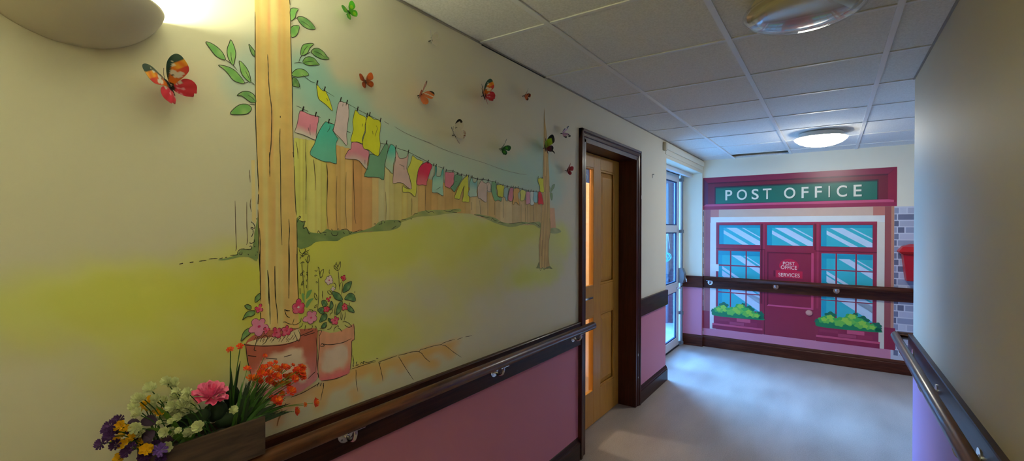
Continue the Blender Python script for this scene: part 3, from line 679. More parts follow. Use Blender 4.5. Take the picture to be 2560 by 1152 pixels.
P_.fill([wpt(*p) for p in [(1374, 520), (1386, 520), (1390, 575), (1374, 570)]], pc((164, 128, 98), 1400), .0012)
for s_ in ("643,390 648,640 655,830 648,870", "755,400 755,600 760,770 753,815", "780,92 784,150 788,215", "795,368 788,430 798,497"): P_.line(W('l', s_, 4), (.09, .05, .02), .0028, .0016)
P_.obj('painted_fence_edge', M['paint'], mur)
# hedge ---------------------------------------------------
def hedge(name, cr, poly, inks, off=.0020, c1=(84, 102, 54), c2=(112, 122, 66), fr=None):
    P_ = Mur(); pts = W(cr, poly, 3, True); x0 = px(cr, poly)[0][0]
    zs = [p[1] for p in pts]; a_, b_ = np.array(pc(c1, x0)), np.array(pc(c2, x0))
    def cf(p):
        t = .5+.5*math.sin(p[0]*70+2*math.sin(p[1]*60))*math.sin(p[1]*90); t = min(1, max(0, t*.7+(fr(p) if fr else 0))); return tuple(a_*(1-t)+b_*t)
    P_.fill(pts, None, off, step=.008, colfn=cf)
    for s_ in inks: P_.line(W(cr, s_, 5), INK, .003, off+.0004)
    return P_.obj(name, M['paint'], mur)
hedge('painted_hedge', 'l', "862,565 850,590 840,640 828,690 825,740 818,790 800,845 740,852 695,862 665,900 610,925 560,940 480,955 520,962 600,950 700,928 770,930 810,945 862,942",
      ["845,560 850,568", "795,590 805,600 820,612 832,640 825,655 800,645 795,660 812,665 815,700 805,725 800,738", "825,760 826,785 790,800 785,785", "780,830 795,825 800,850 775,860 720,852 690,858 670,880 665,905 640,912 595,915",
       "690,885 688,905 705,905 710,880", "765,900 775,912", "828,825 835,835", "852,878 858,886", "838,915 845,910"])
hedge('painted_hedge', 'm', "160,190 200,215 230,225 290,250 300,300 290,345 340,360 375,410 420,440 560,450 640,420 700,375 780,400 900,400 1040,390 1180,430 1350,400 1540,330 1620,260 1700,230 1850,215 2016,225 2016,330 1850,400 1600,420 1300,440 1000,520 890,590 700,590 500,610 380,690 170,700",
      ["165,260 180,210 225,165 205,145 190,175", "215,225 260,250 305,235 290,280 270,330 280,370 325,345 350,400 375,460 400,450", "530,450 545,410 580,450 600,455", "620,440 690,435", "650,480 680,482", "775,440 800,485 860,495 890,470 895,430", "780,375 800,405",
       "880,385 900,376 920,382", "950,390 1050,380 1090,410 1100,450 1130,450 1150,420", "1160,435 1230,420 1290,395 1350,405", "985,430 1015,462", "1545,290 1565,284 1582,292", "1630,310 1640,290 1690,280 1680,240 1720,225", "1740,240 1730,270", "1860,380 1900,355 1945,320", "1905,240 1925,255", "1980,232 2005,236"],
      fr=lambda p: (p[0]-1.0)*2.2)
hedge('painted_hedge', 'e', "0,640 80,610 140,575 230,560 340,560 450,550 452,575 340,590 240,605 130,612 60,635 0,655", ["100,600 115,585 135,590", "190,560 215,578 240,570 260,585", "330,565 380,572 400,560 445,562", "10,636 45,630", "80,628 90,628", "395,575 430,580"], c1=(108, 116, 66), c2=(138, 136, 70))
hedge('painted_hedge', 'e', "560,590 640,600 720,620 770,650 840,662 920,650 1000,655 1060,650 1060,700 1010,672 940,668 850,690 760,672 700,650 620,612", ["560,595 590,602 640,612 680,622", "690,640 700,622 715,638 740,645", "740,660 760,652 785,662", "825,665 870,660 915,655 950,665", "960,668 1010,655 1040,672 1062,690"], c1=(108, 116, 70), c2=(140, 136, 84))
hedge('painted_hedge', 'f', "800,545 850,530 900,550 915,575 870,590 805,585", [], c1=(118, 122, 84), c2=(140, 138, 100))
P_ = Mur()
for s_ in ("565,932 548,935", "525,938 505,944 490,945", "475,943 430,945 390,950", "368,962 335,965 298,972", "243,977 207,983", "143,990 107,998"): P_.line(W('l', s_, 3), INK, .0032, .0024)
P_.obj('painted_horizon', M['paint'], mur)
# big tree post --------------------------------------------
P_ = Mur()
LE = [(636, -182), (636, 0), (637, 90), (638, 222), (640, 320), (642, 400), (645, 480), (646, 560), (648, 660), (650, 740), (651, 800), (652, 830)]
RE = [(722, -182), (723, 0), (726, 60), (728, 150), (731, 260), (733, 385), (737, 480), (741, 545), (744, 640), (744, 720), (746, 790), (748, 830)]
LEw = [(p[0], min(p[1], HC)) for p in (wpt(*q) for q in LE)]; REw = [(p[0], min(p[1], HC)) for p in (wpt(*q) for q in RE)]
poly = LEw+REw[::-1]
lz = sorted([(p[1], p[0]) for p in LEw]); rz = sorted([(p[1], p[0]) for p in REw])
cA, cB, cC, cD = [np.array(pc(c, 690)) for c in ((170, 138, 76), (180, 156, 96), (170, 118, 70), (156, 122, 62))]
def cf(p):
    l = np.interp(p[1], [a for a, _ in lz], [b for _, b in lz]); r = np.interp(p[1], [a for a, _ in rz], [b for _, b in rz]); t = (p[0]-l)/(r-l)
    c = cA.copy(); z = p[1]
    for m, s_, cc, k, f1, p1 in ((.07, .05, cD, .7, 1.1, 0), (.20, .05, cB, .8, 1.7, 1), (.39, .016, cC, .9, .9, 2), (.33, .05, cD, .5, 2.1, 3), (.56, .05, cB, .8, 1.4, 4), (.68, .02, cC, .6, 2.4, 5), (.80, .06, cD, .6, 1.2, 6), (.92, .04, cC, .35, 1.9, 0), (.47, .03, cB, .7, 2.9, 2)):
        k2 = k*(.55+.45*math.sin(z*f1*3+p1)); m2 = m+.018*math.sin(z*f1*4+p1)+.006*math.sin(z*31+p1)
        g = k2*math.exp(-((t-m2)/s_)**2); c = c*(1-g)+cc*g
    return tuple(c)
P_.fill(poly, None, .0030, step=.0075, colfn=cf)
for cr, s_ in (('a', "395,85 396,300 397,640 400,870 410,1150"), ('a', "485,392 490,480 492,560 500,670 512,760 515,850 510,1040 498,1150"), ('a', "577,835 577,848"), ('a', "575,925 573,1020 577,1150"), ('a', "644,0 647,35"), ('a', "649,62 655,400 662,600 665,820 672,1130"),
               ('b', "343,0 345,100 346,190"), ('b', "425,0 428,200 430,500 438,705"), ('b', "248,0 256,180 262,300"), ('b', "260,320 256,395"), ('b', "256,435 260,600 264,740 270,905"), ('b', "268,575 273,700 272,800 270,905"), ('b', "522,0 526,40"), ('b', "530,105 540,380 547,480"), ('b', "549,500 553,650 554,850 562,1130"),
               ('b', "490,505 495,600 490,700 490,900 491,1110"), ('b', "328,895 338,980 336,1150"), ('b', "383,865 385,1000 392,1150"), ('c', "312,215 322,350 328,480 332,605"), ('c', "365,185 368,400 380,500 385,600"), ('c', "465,0 470,150 464,420"), ('c', "522,100 530,300 535,435"), ('c', "256,100 260,300 262,440"), ('c', "262,520 264,570")):
    P_.line(W(cr, s_, 5), INK, .0034, .0034)
P_.obj('painted_tree_post', M['paint'], mur)
# smaller tree -----------------------------------------------
P_ = Mur()
pts = W('n', "1360,270 1362,300 1366,330 1369,370 1371,410 1373,445 1374,500 1375,540 1376,580 1372,605 1371,640 1374,668 1366,672 1358,668 1349,671 1348,640 1347,610 1350,585 1352,560 1354,500 1357,440 1358,400 1359,340", 3, True)
c0, c1, c2 = [np.array(pc(c, 1380)) for c in ((150, 120, 76), (166, 142, 92), (118, 84, 52))]
def cf(p):
    t = .5+.5*math.sin(p[0]*330+2*math.sin(p[1]*9)); c = c0*(1-t)+c1*t; e = .35*(.5+.5*math.sin(p[0]*700+p[1]*20)); return tuple(c*(1-e)+c2*e)
P_.fill(pts, None, .0030, step=.007, colfn=cf)
for s_ in ("1360,275 1361,300 1361,345 1359,400 1358,440", "1352,555 1350,590 1347,612 1348,640 1349,668", "1374,545 1376,575 1372,600 1371,622 1371,655 1373,668", "1363,440 1362,480", "1355,600 1354,640", "1349,671 1351,676 1356,668 1360,674 1366,668 1372,670 1380,672", "1341,670 1345,662 1347,655 1349,668"): P_.line(W('n', s_, 4), BR, .0032, .0034)
P_.obj('painted_tree', M['paint'], mur)
for s_ in ("790,110 797,105 805,130 806,165 798,160 792,135", "815,135 822,100 835,88 851,86 845,115 830,140 815,160", "803,180 815,172 826,185 828,220 820,250 808,225"):
    shape('painted_leaf', 'f', s_, pc((104, 124, 92), 1400), .0024, ink=(.08, .10, .06), w=.002)
P_ = Mur()
P_.fill(W('f', "655,945 672,930 680,895 692,905 700,945 735,950 780,930 800,925 828,955 800,948 740,955 690,950", 2, True), pc((110, 108, 70), 1370), .0036); P_.obj('painted_root_grass', M['paint'], mur)

# branch leaves ----------------------------------------------
LG = [(74, 112, 50), (86, 124, 58), (70, 104, 52)]
def leafshape(cr, s_, k=0, vein=None, off=.0038, dark=None, hi=(128, 146, 84)):
    x0 = px(cr, s_)[0][0]; P_ = Mur(); pts = W(cr, s_, 3, True); cx = sum(p[0] for p in pts)/len(pts); cy = sum(p[1] for p in pts)/len(pts)
    rad = max(math.hypot(p[0]-cx, p[1]-cy) for p in pts); a_, b_ = np.array(pc(dark or LG[k % 3], x0)), np.array(pc(hi, x0))
    ph = k*1.7
    def cf(p):
        d = math.hypot(p[0]-cx, p[1]-cy)/rad; t = (.5+.5*math.sin((p[0]-cx)/rad*5+ph)*math.cos((p[1]-cy)/rad*4+ph))**2*.4+max(0, d-.75)*1.2; t = min(1, t); return tuple(a_*(1-t)+b_*t)
    P_.fill(pts, None, off, step=rad/7, colfn=cf); P_.line(pts, INK, .0026, off+.0003, taper=False, closed=True)
    if vein: P_.line(W(cr, vein, 4), INK, .002, off+.0004)
    P_.obj('painted_leaf', M['paint'], mur)
for i, (s_, vn) in enumerate([("40,303 80,312 130,345 165,385 182,430 150,425 110,400 70,350", None), ("221,287 245,335 256,385 250,430 238,470 215,445 196,400 195,350 210,310", "222,375 224,420 236,465"), ("350,318 375,345 392,370 392,405 372,390 358,355", None),
        ("132,470 180,475 240,500 285,545 320,597 280,597 235,575 200,530 165,495", None), ("282,438 320,470 350,520 365,590 335,575 300,535 288,490", "325,510 345,550 365,590"), ("265,688 300,662 345,658 385,680 398,712 398,738 360,735 320,705 295,690", "340,682 375,705 398,732"),
        ("217,820 245,780 290,752 340,752 368,775 362,800 330,822 280,826", None), ("650,65 705,64 690,95 685,125 665,145 652,145", None), ("700,125 740,122 780,145 810,175 828,208 790,212 750,195 718,165", "725,150 760,170 790,195"), ("655,195 712,186 705,235 685,262 655,266", None),
        ("727,400 725,360 740,325 775,313 818,316 790,345 770,385", "735,395 750,360 775,330"), ("800,370 820,350 855,350 890,375 912,405 928,425 885,428 840,410 812,390", "820,370 860,385 900,415"), ("738,445 755,418 785,408 820,420 845,450 858,467 820,470 785,472 755,462", "745,448 780,445 820,440"),
        ("660,530 690,500 730,497 760,510 782,540 745,550 700,556 665,545", None), ("665,560 690,565 708,590 715,625 690,625 665,615", None)]):
    leafshape('a', s_, i, vn)
P_ = Mur()
for s_ in ("182,430 210,448 238,470 268,508", "320,597 345,594", "365,590 380,600 392,612", "398,755 370,752 350,752", "710,447 722,415 735,400", "748,403 775,385 800,372", "675,455 710,450 735,452", "680,130 700,130 712,130", "690,565 712,600 722,643", "652,120 655,145"): P_.line(W('a', s_, 4), (.05, .05, .035), .0026, .0036)
P_.obj('painted_twigs', M['paint'], mur)

# washing lines ----------------------------------------------
P_ = Mur(); LN = (.05, .06, .055)
for cr, s_ in (('d', "125,22 170,60 205,85 245,100"), ('d', "305,145 340,175 415,222"), ('d', "465,258 540,290 600,322 640,345 710,380 770,410 830,440"), ('d', "865,445 905,470")): P_.line(W(cr, s_, 4), LN, .0022, .0042)
for cr, s_ in (('d', "955,490 1020,530 1100,570 1200,610 1296,645"), ('e', "85,-2 200,45 340,105 480,155 640,205 780,255 900,285 960,292")): P_.line(W(cr, s_, 4), (.16, .15, .12), .0018, .0042)
P_.obj('painted_washing_line', M['paint'], mur)
P_ = Mur()
for cr, s_ in (('d', "75,305 120,325"), ('d', "135,335 180,355"), ('d', "260,392 290,410"), ('d', "363,450 415,475"), ('d', "530,535 560,545"), ('d', "830,640 880,650"), ('d', "966,680 1040,705 1080,718 1180,770 1257,808 1296,835"), ('g', "440,158 480,185 520,205 575,215"), ('g', "600,230 645,245 690,256"),
               ('g', "731,290 840,302 915,335 980,360 1060,378"), ('g', "1146,400 1235,430 1320,437 1405,455"), ('f', "0,15 52,30 110,32 165,45 237,60"), ('f', "262,75 313,92 362,107 440,118 516,132 576,150 655,160 700,162")): P_.line(W(cr, s_, 4), LN, .0026, .0042)
P_.obj('painted_washing_line', M['paint'], mur)

YE, YE2, TE, PK, LI, GR, RD, CY, OR = (194, 180, 34), (186, 172, 60), (64, 130, 108), (172, 102, 104), (160, 142, 128), (86, 118, 88), (160, 44, 64), (112, 150, 134), (188, 128, 72)
WH = (166, 150, 126)
garm = [
 ('towel', 'd', "255,110 290,150 315,170 328,162 350,200 375,260 400,350 375,330 340,295 300,265 272,240 262,180", YE, None, ("345,235 358,262",)),
 ('towel', 'd', "105,350 150,362 200,385 272,405 262,480 250,560 247,612 180,585 120,560 60,542 75,490 90,420", PK, (PK, WH, .12, .45), ("180,500 185,530", "197,470 195,540 200,570")),
 ('towel', 'd', "335,448 375,465 418,475 400,520 405,535 440,590 450,600 430,640 430,730 435,825 380,810 330,808 260,780 200,745 205,700 235,650 250,600 265,560 290,510", TE, ((60, 134, 108), (78, 132, 104), .1, .8), ("375,480 372,510 350,540",)),
 ('pillowcase', 'd', "460,265 500,275 540,290 545,400 540,430 525,560 530,640 520,660 490,620 450,580 405,530 418,470 430,400 440,330", LI, None, ("492,285 490,310", "520,285 520,305")),
 ('towel', 'd', "570,635 620,632 668,655 680,690 725,712 722,780 710,830 718,880 680,850 640,800 590,785 512,780 520,740 545,700 565,690", PK, (PK, WH, .1, .6), ("690,790 690,830",)),
 ('towel', 'd', "605,340 640,380 700,410 690,480 690,530 665,600 670,645 620,628 565,628 568,580 585,520 580,450 588,400", YE, None, ("668,465 665,490",)),
 ('towel', 'd', "885,638 900,680 880,780 868,830 860,970 820,950 760,945 685,940 700,890 720,840 725,790 735,740 775,745 808,758 835,715 860,670", GR, None, ()),
 ('towel', 'd', "725,392 770,425 830,440 828,520 820,580 828,650 820,720 808,758 770,740 720,700 680,690 668,640 680,580 695,540 695,470 705,420", YE, None, ("790,480 800,510 785,560 780,580", "758,530 762,560")),
 ('towel', 'd', "925,650 962,680 965,760 945,830 940,915 905,880 872,850 875,800 895,720 910,680", (92, 144, 124), ((70, 140, 120), (130, 144, 116), .3, .9), ()),
 ('towel', 'd', "1120,750 1160,785 1215,805 1185,850 1165,900 1158,1000 1145,1120 1110,1095 1080,1080 1030,1080 1032,1020 1050,1040 1110,1050 1090,940 1070,880 1095,830 1110,780", YE2, None, ()),
 ('vest', 'd', "965,700 985,740 1000,775 1040,775 1065,765 1080,725 1075,800 1065,870 1085,930 1110,1050 1070,1035 1030,1000 985,995 942,1000 945,930 950,850 965,790", (154, 132, 116), None, ("1000,830 1040,850", "1040,840 1042,880")),
 ('shorts', 'g', "440,160 510,215 480,300 450,400 425,480 420,535 360,522 262,522 262,420 280,330 300,260 340,205 390,175", RD, ((150, 34, 58), (166, 82, 84), .05, .55), ()),
 ('vest', 'g', "558,225 580,225 582,300 575,370 590,390 640,388 655,340 670,290 690,262 690,400 680,560 690,695 640,680 590,650 510,645 510,540 515,430 530,390 550,370 560,300", CY, ((60, 128, 116), (128, 152, 128), .35, .85), ("640,560 580,600",)),
 ('shorts', 'g', "718,320 790,328 860,330 855,430 860,500 825,545 790,578 750,560 712,535 715,430", (170, 96, 100), None, ()),
 ('blouse', 'g', "915,350 940,375 985,380 990,420 960,470 930,530 895,590 865,640 840,610 805,560 850,510 862,430 870,380", GR, None, ("880,480 900,470",)),
 ('trousers', 'g', "1060,380 1085,375 1085,470 1090,580 1100,680 1102,798 1040,795 990,790 1010,700 1010,600 1025,540 980,640 950,750 920,752 865,735 890,660 925,570 985,460 1030,410", (184, 168, 56), None, ()),
 ('vest', 'g', "1143,400 1160,470 1190,490 1215,470 1232,430 1228,540 1222,640 1228,700 1195,712 1150,715 1120,722 1085,690 1090,630 1110,590 1108,500", (104, 138, 128), ((100, 134, 128), (136, 150, 132), .3, .7), ()),
 ('shirt', 'g', "1300,450 1330,480 1370,500 1408,480 1395,560 1385,650 1380,800 1320,775 1280,745 1245,735 1242,640 1240,560 1270,500", (156, 138, 124), None, ()),
 ('sleeve', 'f', "155,60 190,90 185,155 165,160 150,130", (158, 142, 128), None, ()),
 ('towel', 'f', "205,60 245,65 245,100 240,150 265,215 300,225 295,262 265,245 235,258 215,215 195,140", (98, 132, 96), None, ()),
 ('shorts', 'f', "250,92 325,95 322,140 315,218 290,212 262,205 258,150", (196, 182, 52), None, ()),
 ('blouse', 'f', "330,125 368,125 365,190 360,255 345,248 335,215 320,215 325,160", (124, 144, 134), None, ()),
 ('blouse', 'f', "390,120 425,128 420,180 410,258 370,245 372,190 382,150", (172, 104, 108), None, ()),
 ('dress', 'f', "430,130 475,125 488,155 470,180 475,225 485,305 460,275 435,270 428,295 412,285 425,220 420,170", OR, None, ()),
 ('towel', 'f', "505,140 548,155 545,200 530,250 495,252 500,200 490,170", (172, 164, 84), None, ()),
 ('blouse', 'f', "553,165 590,162 595,220 600,270 580,285 552,290 552,220", (176, 120, 128), None, ()),
 ('towel', 'f', "595,165 630,165 630,230 635,290 600,298 595,250", (158, 158, 150), None, ()),
 ('blouse', 'f', "632,160 668,165 668,215 665,270 640,272 622,240 628,200", (122, 150, 148), None, ()),
 ('trousers', 'f', "680,165 708,165 720,220 733,292 705,285 678,290 678,230", (182, 14, 26), None, ()),
 ('towel', 'f', "678,25 728,25 730,80 738,160 715,168 695,160 695,110 680,70", (196, 180, 40), None, ()),
]
for i, (nm, cr, s_, c, g, ik) in enumerate(garm):
    x0 = px(cr, s_)[0][0]
    gg = (pc(g[0], x0), pc(g[1], x0), g[2], g[3]) if g else None
    wd = .0024 if cr != 'f' else .0022
    shape('painted_'+nm, cr, s_, pc(c, x0), .0044+.00012*i, ink=(.05, .045, .035) if c != (182, 14, 26) else (.12, .01, .01), w=wd, sm=2, grad=gg, inks=ik)
pegs = {'d': "258,98 326,152 470,248 526,272 622,332 707,387 731,380 828,432 131,333 245,381 363,443 882,634 966,678 1079,718 1257,808", 'g': "440,158 529,203 573,213 690,256 731,295 840,305 914,342 977,362 1055,376 1090,383 1146,398 1235,430 1322,434 1405,450",
        'f': "52,30 110,32 165,42 237,57 262,75 313,92 362,107 397,112 420,112 440,118 470,115 516,132 550,150 576,152 602,150 630,155 655,158 678,12 717,20"}
for cr, s_ in pegs.items():
    for (u, v) in W(cr, s_):
        P_ = Mur(); h = .008 if cr == 'd' else .006
        P_.line([(u-.0015, v-h), (u, v), (u+.0025, v+h)], INK, .006 if cr == 'd' else .0055, .0090, taper=False); P_.obj('painted_peg', M['paint'], mur)

# paving -------------------------------------------------------
TAN = (158, 126, 70)
pvb = []
for cr, pts in (('h', "150,930 90,1000 300,880 420,850 540,830 600,900 640,1000 700,800 800,760 900,720 960,760 1040,850 1050,700 1120,700 1220,660 1300,640 1400,720 1500,760 1600,780 1420,600 1500,560 1600,520 1700,500 1800,540 1900,600 1840,450 1930,420"), ('i', "960,420 1000,500 930,640 1250,350 1350,300 1400,450 1100,380 1440,550 1050,300 300,800 180,830 320,900 480,650 600,600 900,480")):
    for (x, y) in px(cr, pts): pvb.append((x, y, 21, 17, TAN, .5))
pvb += [(840, 955, 35, 25, TAN, .6), (900, 930, 30, 24, TAN, .6), (700, 1010, 40, 30, (156, 130, 78), .5), (760, 985, 40, 25, (156, 128, 76), .55), (800, 1000, 25, 40, (160, 138, 86), .5)]
washpart('painted_paving', pvb, .0012, gain=1.5, grow=1.25)
P_ = Mur()
for cr, s_ in (('h', "130,870 250,830 400,780 560,735"), ('h', "620,740 700,715 800,680 940,630"), ('h', "965,625 1080,600 1180,570 1280,555 1335,560 1345,540 1365,520 1400,515 1480,490 1600,455 1700,437 1735,430 1755,410 1860,370 1970,340"), ('h', "2010,345 2060,325 2110,308"), ('h', "2155,298 2200,290 2275,270"),
               ('h', "620,745 628,790 645,850 670,960 690,1085"), ('h', "640,745 635,780 620,770 612,745"), ('h', "965,645 1000,700 1060,800 1150,940 1235,1065"), ('h', "1335,565 1380,590 1400,620 1450,680 1530,745"), ('h', "1735,440 1800,455 1850,490 1950,570 2085,660"), ('h', "210,880 212,930 215,980"),
               ('i', "968,330 972,380 950,470 930,580"), ('i', "1440,150 1440,300 1465,450"), ('i', "430,620 405,665"), ('i', "900,320 880,378"), ('i', "940,325 925,365"), ('h', "570,680 605,682")): P_.line(W(cr, s_, 4), BR, .0032, .0026)
P_.line(W('i', "375,710 350,790 320,860 300,950", 3), pc((112, 76, 36), 700), .007, .0026)
for s_ in ("200,810 230,800 215,750 235,740", "235,800 255,790", "290,790 300,760 315,740", "310,750 345,770 340,735 400,750 440,745 560,712", "150,620 165,700 170,760 150,820", "165,830 160,780"): P_.line(W('h', s_, 4), (.03, .045, .015), .0034, .0028)
P_.obj('painted_paving_lines', M['paint'], mur)

# pots -----------------------------------------------------------
def pot(name, body, inks, cols, off, hl, bott, crr='c', hole=None):
    P_ = Mur(); pts = W(crr, body, 2, True); ct, cb, ch = [np.array(pc(c, 700)) for c in cols]
    H_ = [(*wpt(*px(crr, "%f,%f" % (x, y))[0]), rx/CR[crr][2]/850, ry/CR[crr][2]/850) for x, y, rx, ry in hl]
    zs = [p[1] for p in pts]; z0, z1 = min(zs), max(zs)
    def cf(p):
        t = (p[1]-z0)/(z1-z0); t = min(1, max(0, (t-bott[0])/(bott[1]-bott[0]))); c = cb*(1-t)+ct*t
        st = .05*math.sin(p[0]*230+2*math.sin(p[1]*9)); g = 0
        for hx, hy, rx, ry in H_:
            d = math.hypot((p[0]-hx)/rx, (p[1]-hy)/ry)+.12*math.sin(p[0]*130)*math.sin(p[1]*110); g = max(g, min(1, max(0, (1.3-d)/.4)))
        return tuple((c*(1-g)+ch*g)*(1+st*(1-g)*.6))
    P_.fill(pts, None, off, step=.007, colfn=cf)
    for s_ in inks: P_.line(W(crr, s_, 4), (.04, .018, .012), .0034, off+.0004)
    P_.obj(name, M['paint'], mur)
pot('painted_flower_pot', "150,750 200,690 300,650 450,640 580,640 668,635 670,700 668,850 672,985 640,1025 600,1055 500,1115 300,1130 215,1060 185,930 165,820",
    ["145,745 160,755 280,762 400,757 480,740 535,718", "155,760 165,850 178,910 192,965", "660,700 668,800 658,940", "672,955 680,990", "480,1130 560,1100 640,1055 690,1025", "170,830 230,838", "300,848 380,856", "430,840 485,825", "670,1045 680,1030", "690,1050 698,1032", "712,1052 716,1030", "600,1000 640,960 660,945", "545,690 640,650", "570,690 650,665"],
    ((132, 76, 52), (154, 104, 94), (160, 146, 112)), .0052, [(420, 890, 150, 80), (500, 830, 70, 50), (350, 960, 110, 90), (560, 960, 50, 60)], (.1, .6))
P_ = Mur(); P_.fill(W('c', "160,745 210,720 300,700 420,690 500,650 540,640 545,700 520,722 450,742 380,752 260,758", 2, True), pc((164, 148, 102), 700), .0056)
for i in range(26): 
    x = 210+i*12+rng.uniform(-6, 6); y = 700+14*math.sin(i*1.3); P_.line(W('c', "%f,%f %f,%f" % (x, y+22, x+16, y-4)), (.09, .05, .02), .0022, .0060)
P_.obj('painted_pot_soil', M['paint'], mur)
pot('painted_flower_pot', "680,655 760,668 850,650 932,602 936,660 933,718 917,735 915,820 905,935 885,965 800,998 700,1012 680,965 676,800",
    ["680,650 684,760 676,850 670,940", "932,600 936,660 935,715 918,728 918,820 905,935", "695,745 760,752 850,738 915,708", "695,1012 790,1000 885,965", "690,760 705,745 720,760 690,765", "668,655 700,650 680,700"],
    ((166, 118, 82), (166, 88, 80), (160, 144, 114)), .0054, [(790, 850, 100, 85), (760, 900, 70, 50), (850, 830, 50, 90)], (.05, .3))

# flowers on the mural --------------------------------------------
def mflower(cr, x, y, r, col, core, off, n=5, ph=0., outline=True, light=None):
    P_ = Mur(); s_ = CR[cr][2]; X0, Y0_ = CR[cr][0]+x/s_, CR[cr][1]+y/s_
    cu, cv = wpt(X0, Y0_); R = r/s_/930
    c = np.array(pc(col, X0)); lt = np.array(pc(light or (178, 130, 124), X0)); dk = np.array(pc(core, X0))
    for k in range(n):
        a = ph+2*PI*k/n+rng.uniform(-.15, .15); L_ = R*rng.uniform(.85, 1.28); wd = R*rng.uniform(.36, .44)
        pts = []
        for t in np.linspace(0, 2*PI, 13)[:-1]:
            ex, ey = L_*(.53+.47*math.cos(t)), wd*1.0*math.sin(t)*(1+.12*math.cos(2*t+k)); pts.append((cu+math.cos(a)*ex-math.sin(a)*ey, cv+math.sin(a)*ex+math.cos(a)*ey))
        pts = smooth(pts, True, 3)
        def cf(p):
            d = math.hypot(p[0]-cu, p[1]-cv)/R; t = min(1, max(0, .2+.55*math.sin(d*5+k*1.7))); return tuple(c*(1-t*.32)+lt*t*.32)
        P_.fill(pts, None, off+.00008*k, step=R/5, colfn=cf)
        if outline: P_.line((pts+pts)[len(pts)*3//4:len(pts)*5//4+1], tuple(c*.22), .0024, off+.00009*k+.00006)
    P_.fill([(cu+R*.17*math.cos(t), cv+R*.14*math.sin(t)) for t in np.linspace(0, 2*PI, 10)[:-1]], tuple(dk), off+.0007)
    P_.obj('painted_flower', M['paint'], mur)
dgr = (66, 96, 56)
for i, s_ in enumerate(["320,170 315,130 320,90 355,50 400,20 408,100 370,145", "140,235 165,215 200,210 235,225 250,245 245,290 190,285", "105,470 150,370 185,335 230,315 310,320 310,370 260,405 200,410 140,440", "80,830 90,770 110,700 140,655 170,630 245,605 240,690 200,735 150,770"]):
    leafshape('k', s_, i, None, .0062, dark=(78, 108, 54))
for i, s_ in enumerate(["620,525 650,522 690,535 720,560 748,615 725,632 690,622 650,600", "770,612 795,570 815,548 850,540 885,562 905,625 870,638 830,625", "750,530 755,480 775,435 815,410 858,402 840,470 820,505 780,525", "745,640 705,660 680,710 665,800 700,785 730,740", "790,700 825,690 850,705 875,735 888,772 850,765 815,750",
                        "495,640 515,625 545,632 565,675 530,702 505,690", "590,745 598,660 612,635 630,660 632,705", "450,745 480,715 525,715 525,780 492,788", "470,888 490,820 515,792 550,788 562,810 555,850 520,872", "575,840 600,848 618,868 610,893 590,885 575,862", "488,950 515,905 555,890 548,935 520,955"]):
    leafshape('j', s_, i, None, .0062, dark=(56, 88, 52))
for s_ in ("255,560 270,540 288,560 290,610 295,660 270,620", "310,610 312,560 325,520 350,505 380,500 365,545 340,585", "300,700 315,650 345,615 400,600 370,640 340,690 320,715"):
    shape('painted_leaf', 'j', s_, pc((86, 118, 62), 760), .0060, ink=None)
P_ = Mur()
